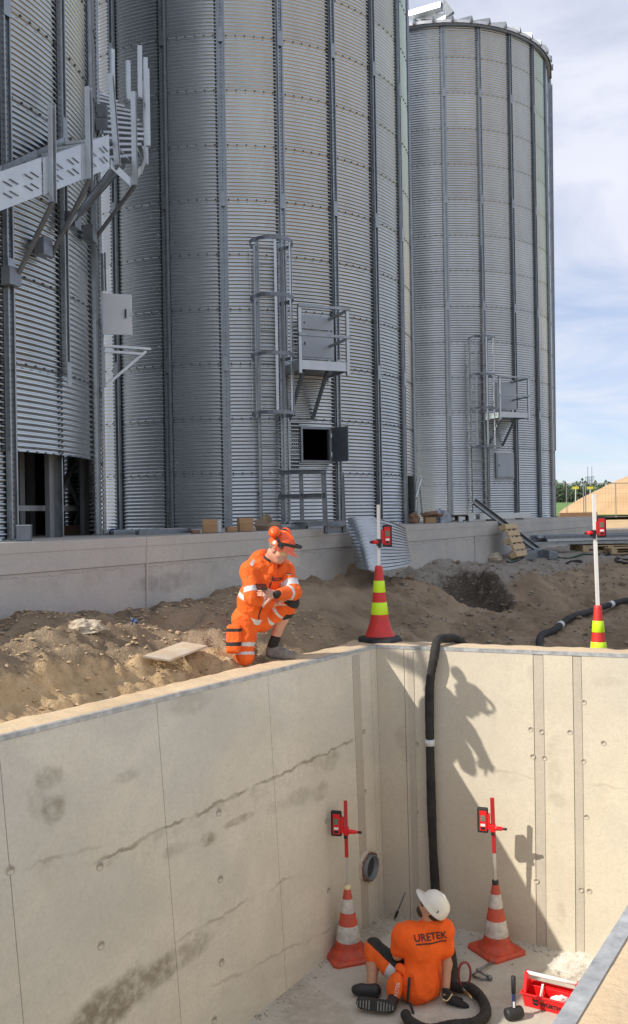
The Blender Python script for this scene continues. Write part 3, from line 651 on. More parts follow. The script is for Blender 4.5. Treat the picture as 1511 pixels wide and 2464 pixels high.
def bolt_geo(b, c, ang, r, z, s=.013):
    p = pol(c, ang, r, z); e = Vector((-math.sin(ang), math.cos(ang), 0))*s; u = Vector((0, 0, s)); o = Vector((math.cos(ang), math.sin(ang), 0))*s*1.1
    b.add([p+e+u, p-e+u, p-e-u, p+e-u, p+e*.6+u*.6+o, p-e*.6+u*.6+o, p-e*.6-u*.6+o, p+e*.6-u*.6+o], [(4, 5, 6, 7), (0, 1, 5, 4), (1, 2, 6, 5), (2, 3, 7, 6), (3, 0, 4, 7)])
def silo(c, N, seam, rh, rows, cols, vrows, label, skip=(), holes={}, stiffskip={}, eave=False):
    z0 = SLAB; da = 2*math.pi/N; S = thing('grain_silo', label, 'silo', (c[0], c[1], z0), 'corrugated steel silos in a row')
    sm = sheet_mesh('sheet', da, rh); kseg = 3; st = stiff_mesh(rh*kseg-.004)
    spl = MB(); spl.box((SR+.060, 0, 0), (.006, .094, .26)); spm = spl.mesh('splice_plate', Vector(), M['galvanised_steel'])
    ft = MB(); ft.box((SR+.06, 0, .006), (.16, .22, .012)); ftm = ft.mesh('base_plate', Vector(), M['galvanised_dark'])
    shell = MB(); bolts = MB()
    def inst(name, me, rz, z):
        o = bpy.data.objects.new(name, me); COL.objects.link(o); o.parent = S; o.location = (0, 0, z); o.rotation_euler = (0, 0, rz); ORG[o] = ORG[S]; return o
    for i in range(N):
        a = seam+i*da
        for k in range(rows):
            if (i, k) in skip: continue
            if i in cols and k in vrows:
                me = sm if (i, k) not in holes else sheet_mesh('sheet', da, rh, holes[i, k])
                inst('sheet', me, a, k*rh)
                for j in range(6):
                    bolt_geo(bolts, c, a+da*(j+.6)/6.4, SR+.008, z0+k*rh, .0125)
                for j in range(15): bolt_geo(bolts, c, a-.025, SR+.006, z0+k*rh+(j+.5)*rh/15, .016)
            else:
                p = [pol(c, a+da*t, SR-.012, z0+rh*(k+h)) for h in (0, 1) for t in (0, .5, 1)]
                shell.add(p, [(0, 1, 4, 3), (1, 2, 5, 4)])
        if i in cols or (i-1) % N in cols:
            k = stiffskip.get(i, 0)
            while k < max(vrows)+1:
                kk = min(kseg, rows-k); inst('stiffener', st if kk == kseg else stiff_mesh(rh*kk-.004), a, k*rh+.003)
                if k: inst('splice_plate', spm, a, k*rh)
                k += kseg
            for j in range(stiffskip.get(i, 0)*15, min(rows, max(vrows)+1)*15): bolt_geo(bolts, c, a, SR+.027, z0+(j+.5)*rh/15, .0085)
            if i not in stiffskip: inst('base_plate', ftm, a, .002)
    if shell.f: shell.build('rear_shell', M['galvanised_dark'], S, True)  # darker metal than the sheets, put in so neighbouring silos reflect it dark
    bolts.build('bolts', M['bolt_dark'], S, kind='stuff')
    H = z0+rows*rh
    b = MB(); prof = [(SR+.16, H-.10), (SR+.17, H-.02), (SR+.06, H+.03), (.5, H+1.75), (.001, H+1.8)]
    b.lathe(prof, N*2, (c[0], c[1], 0), cap=False, rot=seam); b.build('roof', M['roof_white'], S, False)
    b = MB(); b.lathe([(SR+.02, H-.16), (SR+.10, H-.15), (SR+.13, H-.06), (SR+.02, H-.05)], N*3, (c[0], c[1], 0), cap=False, rot=seam); b.build('eave_ring', M['galvanised_dark'], S)
    if eave:
        for i in range(N*2):
            a = seam+(i+.5)*da/2
            b = MB(); b.prism([pol(c, a-.012, SR+.20, H-.09), pol(c, a+.012, SR+.20, H-.09), pol(c, a, SR+.20, H+.09)], pol((0, 0), a, -2.6, 1.18)); b.build('roof_rib', M['galvanised_dark'], S)
    return S, da, H
def hang(c, x, y, r=SR): v = at_cyl(x, y, c, r); return math.atan2(v.y-c[1], v.x-c[0]), v.z
# left silo: lowest sheets taken out between two of its posts
NL, seamL = 25, R_(-27.4)
sL, daL, HL = silo(CL_, NL, seamL, .905, 15, [23, 24, 0, 1, 2, 3, 4], range(0, 9), 'left corrugated silo cut by the picture edge, stair around it, bottom sheets missing', skip={(0, 0), (1, 0)}, stiffskip={1: 2})
# middle silo
NC, seamC = 23, R_(-88.0)
h0, hz = hang(CC_, 726, 1070); h1, _ = hang(CC_, 790, 1070); _, zt = hang(CC_, 757, 1033); _, zb = hang(CC_, 757, 1108)
daC = 2*math.pi/NC; RH = .933
holeC = {(1, 1): (h0-(seamC+daC), h1-(seamC+daC), zb-SLAB-RH, zt-SLAB-RH)}
sC, daC, HCs = silo(CC_, NC, seamC, RH, 15, [(i % NC) for i in range(-5, 7)], range(0, 14), 'tall middle corrugated silo with an open hatch near its foot', skip={(4, 0)}, holes=holeC)
NR, seamR = 22, R_(-92.0)
sR, daR, HR = silo(CR_, NR, seamR, 1.02, 14, [(i % NR) for i in range(-2, 6)], range(0, 14), 'farthest corrugated silo, its whole roof edge against the sky', eave=True)

# hatches ---------------------------------------------------------------
def frame_on(c, S, x0, x1, y0, y1, proud, w, name='hatch_frame', m='galvanised_steel'):
    a0, _ = hang(c, x0, (y0+y1)/2); a1, _ = hang(c, x1, (y0+y1)/2); _, zt = hang(c, (x0+x1)/2, y0); _, zb = hang(c, (x0+x1)/2, y1); am = (a0+a1)/2
    er = Vector((math.cos(am), math.sin(am), 0)); et = Vector((-math.sin(am), math.cos(am), 0)); o = Vector((c[0], c[1], 0)); rr = SR*math.cos((a1-a0)/2); hw = SR*math.sin((a1-a0)/2)
    P = lambda t, z, r: o+er*(rr+r)+et*t+Vector((0, 0, z))
    b = MB(); d = proud+.05
    for t in (-hw-w/2, hw+w/2): b.hexa([P(t-w/2, zb-w, -.05), P(t+w/2, zb-w, -.05), P(t+w/2, zb-w, proud), P(t-w/2, zb-w, proud), P(t-w/2, zt+w, -.05), P(t+w/2, zt+w, -.05), P(t+w/2, zt+w, proud), P(t-w/2, zt+w, proud)])
    for z in (zb-w/2, zt+w/2): b.hexa([P(-hw, z-w/2, -.05), P(hw, z-w/2, -.05), P(hw, z-w/2, proud-.001), P(-hw, z-w/2, proud-.001), P(-hw, z+w/2, -.05), P(hw, z+w/2, -.05), P(hw, z+w/2, proud-.001), P(-hw, z+w/2, proud-.001)])
    f = b.build(name, M[m], S); return P, hw, zb, zt, f
P, hw, zb, zt, f = frame_on(CC_, sC, 726, 790, 1033, 1108, .05, .035, m='galvanised_dark')
b = MB(); k = .62      # door swung open on the right side
q0 = P(hw+.035, zb-.03, .05); ang = 1.22
sw = lambda t, z, d: P(hw+.035+t*math.cos(ang)+d*math.sin(ang), z, .055+t*math.sin(ang)-d*math.cos(ang))
b.hexa([sw(0, zb-.03, 0), sw(k*.62, zb-.03, 0), sw(k*.62, zb-.03, .02), sw(0, zb-.03, .02), sw(0, zt+.03, 0), sw(k*.62, zt+.03, 0), sw(k*.62, zt+.03, .02), sw(0, zt+.03, .02)])
hd = b.build('hatch_door', M['galvanised_dark'], sC)
b = MB(); b.bar(sw(.2, lerp(zb, zt, .42), .03), sw(.2, lerp(zb, zt, .58), .03), .02, .02); b.build('handle', M['bolt_dark'], hd)
for zz in (.2, .8): b = MB(); b.bar(P(hw+.03, lerp(zb, zt, zz)-.04, .062), P(hw+.03, lerp(zb, zt, zz)+.04, .062), .02, .02); b.build('hinge', M['galvanised_bright'], hd)
def shut_hatch(c, S, x0, x1, y0, y1, two=None, proud=.05):
    P, hw, zb, zt, f = frame_on(c, S, x0, x1, y0, y1, proud, .03)
    segs = [(zb, zt)] if two is None else [(zb, lerp(zb, zt, two)-.008), (lerp(zb, zt, two)+.008, zt)]
    for a, z in segs:
        b = MB(); b.hexa([P(-hw+.004, a+.004, -.03), P(hw-.004, a+.004, -.03), P(hw-.004, a+.004, proud+.012), P(-hw+.004, a+.004, proud+.012), P(-hw+.004, z-.004, -.03), P(hw-.004, z-.004, -.03), P(hw-.004, z-.004, proud+.012), P(-hw+.004, z-.004, proud+.012)])
        d = b.build('hatch_door', M['door_grey'], S)
        b = MB(); b.bar(P(-hw*.8, lerp(a, z, .45), proud+.02), P(-hw*.8, lerp(a, z, .55), proud+.02), .02, .018); b.build('handle', M['bolt_dark'], d)
shut_hatch(CC_, sC, 722, 796, 765, 862, two=.68)
shut_hatch(CR_, sR, 1192, 1238, 922, 984); shut_hatch(CR_, sR, 1194, 1232, 1093, 1147)
# bolts in rows round the hatch sheets
b = MB()
for c_, x0, x1, y0, y1, n in ((CC_, 703, 718, 1020, 1125, 12), (CC_, 806, 812, 1020, 1125, 12), (CC_, 703, 716, 775, 880, 12)):
    for i in range(n):
        for x in np.linspace(x0, x1, 4 if x1-x0 > 8 else 2):
            a, z = hang(c_, float(x), lerp(y0, y1, i/(n-1))); bolt_geo(b, c_, a, SR+.006, z, .014)
b.build('hatch_bolts', M['bolt_dark'], sC, kind='stuff')
# doorway where the lowest sheet of the middle silo is missing: a grey jamb plate inside
a0 = seamC+4*daC
b = MB(); b.bar(pol(CC_, a0+.10, SR-.18, SLAB), pol(CC_, a0+.10, SR-.18, SLAB+RH), .03, .30, (math.cos(a0+.9), math.sin(a0+.9), 0)); b.build('door_jamb', M['galvanised_steel'], sC)
# inside the left silo: columns, rails and braces of the hopper frame
def inner(name, a, b_, w, h, m='interior_steel'): 
    b = MB(); b.bar(a, b_, w, h, (1, -.3, 0)); return b.build(name, M[m], sL)
def li(x, y, r): return at_cyl(x, y, CL_, r)
zo = SLAB
def colm(x, r, wpx): 
    p0 = li(x, 1250, r); return inner('column', Vector((p0.x, p0.y, zo)), Vector((p0.x, p0.y, zo+1.5)), wpx*p0.y/2150, .06), p0
_, pA = colm(121, 3.45, 22)
b = MB(); b.bar(Vector((pA.x+.085, pA.y+.03, zo)), Vector((pA.x+.085, pA.y+.03, zo+1.4)), .022, .12, (1, -.3, 0)); b.build('column_flange', M['galvanised_steel'], sL)
_, pB = colm(204, 3.5, 22); colm(75, 2.7, 20); _, pC = colm(50, 2.9, 20)
r0 = li(40, 1223, 3.3); r1 = li(117, 1223, 3.35); r2 = li(145, 1223, 3.35); r3_ = li(196, 1225, 3.35)
inner('rail', r0, r1, .06, .04); inner('rail', r2, r3_, .06, .04)
inner('brace', li(146, 1190, 3.3), li(180, 1105, 3.3), .05, .05); inner('brace', li(160, 1150, 3.2), li(192, 1216, 3.2), .05, .05); inner('brace', li(195, 1225, 2.9), li(180, 1262, 2.9), .03, .03)
b = MB(); p = li(178, 1277, 3.2); b.box((p.x, p.y, zo+.06), (.28, .2, .12)); b.build('tray', M['rust_beam'], sL)
# opened hatch leaf and bare bracket frame standing off the left silo
Yh = 11.0
g = [at_y(x, y, Yh) for x, y in ((246, 705), (316, 709), (318, 806), (247, 804))]
b = MB(); b.prism(g[::-1], (0, .02, 0)); hd = bevel(b.build('hatch_leaf', M['leaf_white'], sL), .003)
b = MB(); b.bar(at_y(302, 744, Yh-.015), at_y(302, 765, Yh-.015), .018, .02); b.build('handle', M['bolt_dark'], hd)
b = MB(); b.box(at_y(317, 757, Yh-.012), (.022, .012, .04)); b.build('latch', M['galvanised_bright'], hd)
b = MB()
b.bar(at_y(247, 700, 11.15), at_y(245, 610, 11.15), .03, .03); b.bar(at_y(254, 700, 11.2), at_y(252, 608, 11.2), .02, .02)
b.build('hatch_rail', M['galvanised_steel'], sL)
brf = thing('bracket_frame', 'pale triangular steel bracket sticking out below the silver hatch leaf', 'bracket', tuple(at_y(249, 935, 11.0)))
for a, c_ in (((247, 832, 11.0), (361, 840, 11.35)), ((247, 845, 11.0), (340, 852, 11.2)), ((249, 834, 11.0), (250, 932, 11.0)), ((252, 930, 11.0), (350, 846, 11.3))):
    b = MB(); b.bar(at_y(*a), at_y(*c_), .045, .03); b.build('bar', M['galvanised_bright'], brf)

# ------------------------------------------------------------------ spiral stair on the left silo
RO, RI = 4.31, 3.80
def stz(phd): return 4.60+(phd+36)*.044 if phd < -13.5 else 5.57 if phd < -6 else 5.57+(phd+6)*.050                # tread height at an angle in degrees
stair = thing('spiral_stair', 'galvanised stair climbing round the left silo, posts without handrails', 'stair', (*pol(CL_, R_(-20), 4.0, 0).xy, stz(-20)))
sp = lambda ph, r, z: pol(CL_, R_(ph), r, z)
ph = -52.
while ph < 44:
    z = stz(ph); b = MB(); d = 2.3
    b.hexa([sp(ph, RI, z-.03), sp(ph, RO, z-.03), sp(ph+d, RO, z-.03), sp(ph+d, RI, z-.03), sp(ph, RI, z), sp(ph, RO, z), sp(ph+d, RO, z), sp(ph+d, RI, z)])
    tr_ = b.build('tread', M['galvanised_dark'], stair); b = MB()  # dark metal paints the shade under each tread; nosing kept bright
    b.hexa([sp(ph-.02, RI, z-.026), sp(ph-.02, RO, z-.026), sp(ph+.3, RO, z-.026), sp(ph+.3, RI, z-.026), sp(ph-.02, RI, z+.004), sp(ph-.02, RO, z+.004), sp(ph+.3, RO, z+.004), sp(ph+.3, RI, z+.004)])
    b.build('nosing', M['galvanised_bright'], tr_); ph += 3.45
ph = -52.; i = 0
while ph < 42:
    d = 7.6; e = .006*(i % 2)
    def plate(nm, r, lo, hi, m):
        z0, z1 = stz(ph), stz(ph+d); b = MB(); a0, a1 = ph+.1, ph+d-.1
        b.hexa([sp(a0, r, z0+lo), sp(a1, r, z1+lo), sp(a1, r+.006, z1+lo), sp(a0, r+.006, z0+lo), sp(a0, r, z0+hi), sp(a1, r, z1+hi), sp(a1, r+.006, z1+hi), sp(a0, r+.006, z0+hi)])
        return b.build(nm, M[m], stair)
    hi_ = ph < -14
    o = plate('stringer_plate', RO+.01+e, -.34, .02 if hi_ else -.24, 'galvanised_bright')
    for t in ((.2, .32, .62, .75) if hi_ else ()):
        for hh in (-.19, -.08):
            a = ph+d*t; z = stz(a)+hh; b = MB(); b.bar(sp(a, RO+.018+e, z), sp(a+1.3, RO+.018+e, z-.02), .004, .008); b.build('slot', M['bolt_dark'], o)
    plate('inner_stringer', RI-.02, -.12, .06, 'galvanised_steel'); ph += d; i += 1
def post(x, yb, yt, r=RO+.04, far=False, dx=0):
    p = at_cyl(x, yb, CL_, r, far); q = at_y(x+dx, yt, p.y); er = (Vector((p.x, p.y, 0))-Vector((*CL_, 0))).normalized()
    b = MB(); b.channel(p, q, .055, .05, .006, er); b.build('post', M['galvanised_bright'], stair); return p
pb = [post(127, 487, 251, dx=-3), post(216, 432, 210, dx=-4), post(283, 398, 178, dx=-17), post(325, 446, 222, dx=-4)]
post(352, 395, 197, far=True, dx=-4); post(357, 352, 167, far=True, dx=-3)
for x, yb, yt in ((271, 235, 119), (309, 240, 147), (337, 236, 111), (351, 250, 140)): post(x, yb, yt, far=True, dx=-1)
def strut(p, x, y, w=.04):
    q = at_cyl(x, y, CL_, SR+.08); b = MB(); b.bar(p, q, w, .03); b.build('strut', M['galvanised_dark'], stair); return q
for p, x, y in ((pb[0], 35, 678), (pb[1], 120, 622), (pb[2], 168, 545), (pb[3], 224, 580), (at_cyl(300, 396, CL_, RO), 190, 520), (at_cyl(265, 410, CL_, RO-.2), 150, 560)): strut(p, x, y)
for x, y in ((20, 668), (97, 596), (168, 532), (208, 564)):
    a, z = hang(CL_, x, y, SR+.05); b = MB()
    er = Vector((math.cos(a), math.sin(a), 0)); et = Vector((-math.sin(a), math.cos(a), 0)); c0 = pol(CL_, a, SR+.09, z)
    b.box((0, 0, 0), (.12, .15, .18), Matrix((er, et, Vector((0, 0, 1)))).transposed()); b.v = [tuple(Vector(v)+c0) for v in b.v]; b.build('bracket', M['galvanised_dark'], stair)
for x0, y0, x1, y1 in ((228, 255, 262, 285), (232, 285, 258, 320)):     # side boxes by the landing
    b = MB(); p = at_y((x0+x1)/2, (y0+y1)/2, 11.6); b.box(p, (.14, .1, .17)); b.build('side_plate', M['galvanised_dark'], stair)

# ------------------------------------------------------------------ caged ladders and platforms
def ladder(c, xa, xb, yref, ytop, hoops, label, rcage=.36, rail_top=None):
    a0, _ = hang(c, xa, yref, SR+.2); a1, _ = hang(c, xb, yref, SR+.2); am = (a0+a1)/2
    er = Vector((math.cos(am), math.sin(am), 0)); et = Vector((-math.sin(am), math.cos(am), 0)); o = Vector((c[0], c[1], 0)); half = (SR+.2)*math.sin((a1-a0)/2)
    P = lambda t, r, z: o+er*(SR+r)+et*t+Vector((0, 0, z))
    T = thing('caged_ladder', label, 'ladder', tuple(P(0, .2, SLAB)), 'ladders with safety cages')
    xm = (xa+xb)/2; zt = hang(c, xm, ytop, SR+.2)[1]; hz = [hang(c, xm, y, SR+.4)[1] for y in hoops]
    for t in (-half, half): MB().channel(P(t, .2, SLAB+.02), P(t, .2, zt), .05, .03, .005, er).build('rail', M['galvanised_steel'], T)
    z = SLAB+.25
    while z < zt-.05: MB().tube([P(-half, .2, z), P(half, .2, z)], .011, 6).build('rung', M['galvanised_steel'], T); z += .28
    cr = P(0, .2+rcage*.8, 0)-Vector((0, 0, 0))
    hp = lambda th, z, r=rcage: P(0, .2+rcage*.82, z)+(et*math.sin(th)-er*math.cos(th)*1.0)*r
    for z in hz:
        b = MB(); n = 22; pts = [hp(lerp(.55, 2*math.pi-.55, i/n), z) for i in range(n+1)]
        for p, q in zip(pts[:-1], pts[1:]): b.bar(p, q, .008, .06)
        b.build('hoop', M['galvanised_dark'], T)
    for th in (.75, 1.45, 2.3, math.pi, 4.0, 4.85, 5.5): MB().bar(hp(th, hz[-1]-.03, rcage-.01), hp(th, hz[0]+.03, rcage-.01), .045, .006, hp(th, 0, 1)-hp(th, 0, 0)).build('cage_strap', M['galvanised_bright'], T)
    z = SLAB+.6
    while z < zt:
        for t in (-half, half): MB().bar(P(t, .0, z), P(t, .2, z), .03, .03).build('standoff', M['galvanised_dark'], T)
        z += 1.9
    return T
ladder(CC_, 626, 680, 1100, 584, (590, 723, 860, 998), 'caged ladder on the middle silo beside its open hatch')
ladder(CR_, 1134, 1176, 1130, 810, (815, 905, 985, 1076), 'caged ladder on the farthest silo')
def platform(c, xl, xr, yfl, yfr, ytl, ytr, depth, label, braces):
    T = thing('access_platform', label, 'platform', tuple(at_cyl((xl+xr)/2, yfl, c, SR+depth)), 'small railed platforms on the silos')
    fl, fr = at_cyl(xl, yfl, c, SR+depth), at_cyl(xr, yfr, c, SR+depth); zf = (fl.z+fr.z)/2; fl.z = fr.z = zf
    et = (fr-fl).normalized(); er = Vector((et.y, -et.x, 0)); w = (fr-fl).length
    bl, br = fl-er*depth, fr-er*depth
    zt = (at_y(xl, ytl, fl.y).z+at_y(xr, ytr, fr.y).z)/2; h = zt-zf; V3 = lambda z: Vector((0, 0, z))
    b = MB(); b.hexa([bl-er*.2+V3(-.03), br-er*.2+V3(-.03), fr+V3(-.03), fl+V3(-.03), bl-er*.2, br-er*.2, fr, fl]); b.build('deck', M['galvanised_dark'], T)
    for a, q in ((fl, fr), (fr, br), (bl, fl)): MB().bar(a+V3(.02), q+V3(.02), .02, .15).build('toe_board', M['galvanised_bright'], T)
    for p in (fl, fr, br-er*.0): MB().channel(p+V3(-.12), p+V3(h+.02), .055, .045, .006, et if p is not fl else -et).build('post', M['galvanised_bright'], T)
    for k in (.52, 1.0):
        MB().bar(fl-et*.03+er*.03+V3(h*k), fr+et*.04+er*.03+V3(h*k), .05, .045).build('rail', M['galvanised_steel'], T)
        MB().bar(fr+V3(h*k-.02), br+V3(h*k-.02), .045, .04).build('rail', M['galvanised_steel'], T)
    for t in (.12, .62):
        top = lerp(bl, br, t); MB().bar(top-er*.05+V3(-.05), top-er*.05+V3(-.85), .06, .06).build('leg', M['galvanised_dark'], T)
        MB().bar(top+er*depth*.85+V3(-.06), top-er*.03+V3(-.82), .05, .05).build('brace', M['galvanised_dark'], T)
    return T
platform(CC_, 722, 837, 880, 886, 738, 742, .75, 'railed platform below the shut hatch of the middle silo', None)
platform(CR_, 1203, 1272, 1001, 999, 906, 909, .8, 'railed platform on the farthest silo', None)
# roof gear of the farthest silo
rg = thing('roof_beam', 'light steel beam lying over the roof edge of the farthest silo', 'beam', tuple(at_y(1060, 30, 27)))
MB().bar(at_y(985, 38, 27), at_y(1065, 15, 26.3), .28, .16).build('beam', M['galvanised_bright'], rg)
MB().bar(at_y(1064, 8, 26.3), at_y(1085, 36, 26.2), .14, .22).build('beam_end', M['galvanised_dark'], rg)
MB().bar(at_y(1010, 42, 27.2), at_y(1080, 45, 26.4), .3, .18).build('hatch_curb', M['roof_white'], rg)
rh = thing('roof_vent', 'small curved vent hood on the right roof edge of the farthest silo', 'vent', tuple(at_y(1302, 130, 28.0)))
p = at_y(1301, 126, 28.0); b = MB(); b.lathe([(.0, -.2), (.22, -.2), (.25, 0), (.18, .16), (.0, .2)], 16, p, cap=False); b.build('hood', M['galvanised_bright'], rh, True)
b = MB(); b.lathe([(.2, -.5), (.2, -.2)], 12, p, cap=False); b.build('neck', M['galvanised_dark'], rh)
# upright bin on the far side of that silo
b = MB(); p0 = at_y(1331, 1085, 29.6); p1 = at_y(1322, 205, 29.6); b.channel(p0, p1, .10, .16, .012, (1, 0, 0)); b.build('drain_duct', M['galvanised_dark'], sR)
p = at_y(1321, 175, 29.6); b = MB(); b.prism([p+Vector(v) for v in ((-.12, 0, .25), (.05, 0, .05), (.07, 0, -.5), (-.1, 0, -.6))], (0, .3, 0)); b.build('duct_hood', M['galvanised_dark'], sR)

# ------------------------------------------------------------------ cones, rods, receivers
def octa(r): return [(r*math.cos(R_(22.5+45*i)), r*math.sin(R_(22.5+45*i))) for i in range(8)]
def tall_cone(loc, label, rz=0, h=.83):
    T = thing('traffic_cone', label, 'cone', loc, 'red cones with yellow bands')
    o = Vector(loc); b = MB(); P = [Vector((x, y, 0))+o for x, y in octa(.265)]; Q = [Vector((x*.93, y*.93, .035))+o for x, y in octa(.265)]; Rr = [Vector((x*.62, y*.62, .055))+o for x, y in octa(.265)]
    b.add(P+Q+Rr, [tuple(range(8))[::-1], tuple(range(16, 24))]+[(i+8*k, (i+1) % 8+8*k, (i+1) % 8+8*(k+1), i+8*(k+1)) for k in (0, 1) for i in range(8)]); bevel(b.build('base', M['black_rubber'], T), .006)
    prof = [(.170, .052), (.160, .07), (.135, .13), (.112, .20), (.100, .27), (.094, .30), (.067, .55), (.0655, .565), (.045, h-.03), (.040, h-.008), (.032, h), (.02, h)]
    b = MB(); b.lathe(prof, 32, loc, cap=False); b.build('body', M['cone_red'], T, True)
    rad = lambda z: float(np.interp(z, [p[1] for p in prof[:-1]], [p[0] for p in prof[:-1]]))
    for z0, z1 in ((.29, .425), (.535, .665)):
        b = MB(); b.lathe([(rad(z0)+.002, z0), (rad(z0)+.004, z0+.003), (rad(z1)+.004, z1-.003), (rad(z1)+.002, z1)], 32, loc, cap=False); b.build('reflective_band', M['cone_yellow'], T, True)
    return T
def square_cone(loc, label, rz=0, h=.68, collar=None):
    T = thing('traffic_cone', label, 'cone', loc, 'orange and white striped cones'); o = Vector(loc)
    b = MB(); c, s = math.cos(rz), math.sin(rz); w = .215
    def sq(k, z, cut): 
        pts = []
        for sx, sy in ((1, 1), (-1, 1), (-1, -1), (1, -1)):
            for (ax, ay) in (((sx, sy*(1-cut)), (sx*(1-cut), sy)) if sx*sy > 0 else ((sx*(1-cut), sy), (sx, sy*(1-cut)))):
                x, y = ax*w*k, ay*w*k; pts.append(Vector((x*c-y*s, x*s+y*c, z))+o)
        return pts
    L0, L1, L2 = sq(1, 0, .18), sq(1, .022, .18), sq(.90, .04, .3)
    b.add(L0+L1+L2, [tuple(range(8))[::-1], tuple(range(16, 24))]+[(i+8*k, (i+1) % 8+8*k, (i+1) % 8+8*(k+1), i+8*(k+1)) for k in (0, 1) for i in range(8)]); b.build('base', M['cone_orange'], T)
    prof = [(.185, .036), (.175, .06), (.135, .085), (.128, .11), (.028, h), (.02, h)]
    b = MB(); b.lathe(prof, 30, loc, cap=False); b.build('body', M['cone_orange'], T, True)
    rad = lambda z: float(np.interp(z, [p[1] for p in prof[:-1]], [p[0] for p in prof[:-1]]))
    for z0, z1 in ((.165, .315), (.435, .565)):
        b = MB(); b.lathe([(rad(z0)+.002, z0), (rad(z0)+.003, z0+.003), (rad(z1)+.003, z1-.003), (rad(z1)+.002, z1)], 30, loc, cap=False); b.build('white_band', M['cone_white'], T, True)
    b = MB(); b.lathe([(.034, h-.045), (.031, h+.012), (.018, h+.014)], 14, loc); b.build('collar', M[collar or 'black_rubber'], T, True)
    return T
def rod(a, b_, segs, label, w=.03):
    T = thing('measuring_rod', label, 'rod', tuple(a), 'rods standing in the cones'); a = Vector(a); b_ = Vector(b_)
    for t0, t1, m, ww in segs: MB().bar(lerp(a, b_, t0), lerp(a, b_, t1), ww, ww*.9, (0, -1, 0)).build('section', M[m], T)
    MB().bar(lerp(a, b_, 1.0), lerp(a, b_, 1.004), w*1.15, w*1.1, (0, -1, 0)).build('end_cap', M[segs[-1][2]], T)
    return T
def receiver(rp, side, w, h, label, yaw=0., knob=True, drop=.03, lever=.14):
    # rp: point on the rod at clamp height; side +1: box right of the rod
    T = thing('laser_receiver', label, 'receiver', tuple(rp), 'laser receivers clamped to the rods'); o = Vector(rp)
    c, s = math.cos(yaw), math.sin(yaw); ex, ey = Vector((c, s, 0)), Vector((-s, c, 0)); P = lambda x, y, z: o+ex*x+ey*y+Vector((0, 0, z))
    Mx = Matrix((ex, ey, Vector((0, 0, 1)))).transposed(); cx = side*(w*.5+.045); cz = h*.5-.06
    def bx(cx, cy, cz, d, nm, m, par=T, bev=.006):
        b = MB(); b.box((0, 0, 0), d, Mx); b.v = [tuple(Vector(v)+P(cx, cy, cz)) for v in b.v]; return bevel(b.build(nm, M[m], par), bev, 2)
    hb = bx(cx, 0, cz, (w, .05, h), 'housing', 'black_rubber', bev=.012)
    bx(cx-side*.006, -.026, cz, (w*.68, .008, h*.80), 'front_panel', 'tool_red', hb, .003)
    bx(cx-side*.004, -.031, cz+h*.10, (w*.42, .004, h*.24), 'display', 'screen', hb, .001)
    bx(cx-side*.004, -.031, cz-h*.17, (w*.42, .004, h*.10), 'label_plate', 'logo_white', hb, .001)
    bx(cx-side*.004, -.031, cz-h*.30, (w*.40, .005, h*.10), 'button', 'black_plastic', hb, .002)
    bx(cx-side*(w*.5+.004), .0, cz-.01, (.03, .045, h*.62), 'bracket', 'tool_red', T, .004)
    bx(0, 0, -.01, (.052, .055, .075), 'clamp', 'black_plastic' if side > 0 else 'tool_red', T, .006)
    if knob:
        b = MB(); Kx = Matrix((ey, Vector((0, 0, 1)), ex*-side)).transposed()
        b.lathe([(.020, .015), (.022, .04), (.019, .09), (.012, lever*.8), (.012, lever)], 12, P(0, -.015, -.005), M=Kx); k = b.build('lever', M['tool_red'], T, True)
        b = MB(); b.lathe([(.0135, lever*.86), (.0135, lever+.005), (.009, lever+.018)], 12, P(0, -.015, -.005), M=Kx); b.build('tip', M['black_plastic'], k, True)
        bx(-.0*side, -.03, -.055, (.03, .03, .03), 'screw', 'black_plastic', T, .004)
    return T
# by the wall top
c1 = Vector((.71, 9.95, .008)); tall_cone(tuple(c1), 'red cone with yellow bands standing on the pit corner')
r0 = c1+Vector((0, 0, .80)); r1 = at_y(910, 1215, 9.95); rod(r0, r1, [(0, 1, 'rod_white', .034)], 'white rod with receiver standing in the cone on the pit corner')
p = at_y(912, 1303, 9.95); receiver(p, 1, .10, .245, 'red and black receiver on the white rod over the pit corner', .12, lever=.09)
g2 = gz(3.23, 10.2); c2 = Vector((3.22, 10.2, max(-.62, g2-.02))); tall_cone(tuple(c2), 'red cone half hidden behind the right pit wall', h=.84)
r1 = at_y(1428, 1190, 10.2); rod(c2+Vector((0, 0, .80)), r1, [(0, 1, 'rod_white', .036)], 'long white rod in the half hidden right cone')
p = at_y(1427, 1281, 10.2); receiver(p, 1, .105, .24, 'receiver on the long white rod at the right edge', .1, lever=.09)
# on the pit floor
cl = Vector((.262, 8.75, FZ)); square_cone(tuple(cl), 'striped cone against the left pit wall, pale tape at its tip', R_(18), collar='tape_yellow')
p0, p1 = cl+Vector((0, 0, .66)), at_y(831, 1928, 8.75); rod(p0, p1, [(0, .36, 'rod_alu', .026), (.36, 1, 'rod_red', .036)], 'red-topped rod in the striped cone by the drain pipe')
receiver(at_y(833, 1998, 8.75), -1, .105, .245, 'receiver on the red-topped rod near the drain pipe', -.25, lever=.14)
c3 = Vector((1.72, 8.80, FZ)); square_cone(tuple(c3), 'striped cone on the right, black tape at its tip', R_(28))
p0, p1 = c3+Vector((0, 0, .66)), at_y(1184, 1921, 8.80); rod(p0, p1, [(0, .36, 'rod_alu', .030), (.36, 1, 'rod_red', .036)], 'red-topped rod in the striped cone right of the seated person')
receiver(at_y(1186, 1990, 8.80), -1, .105, .245, 'receiver on the rod before the sunlit wall', -.3, lever=.12)

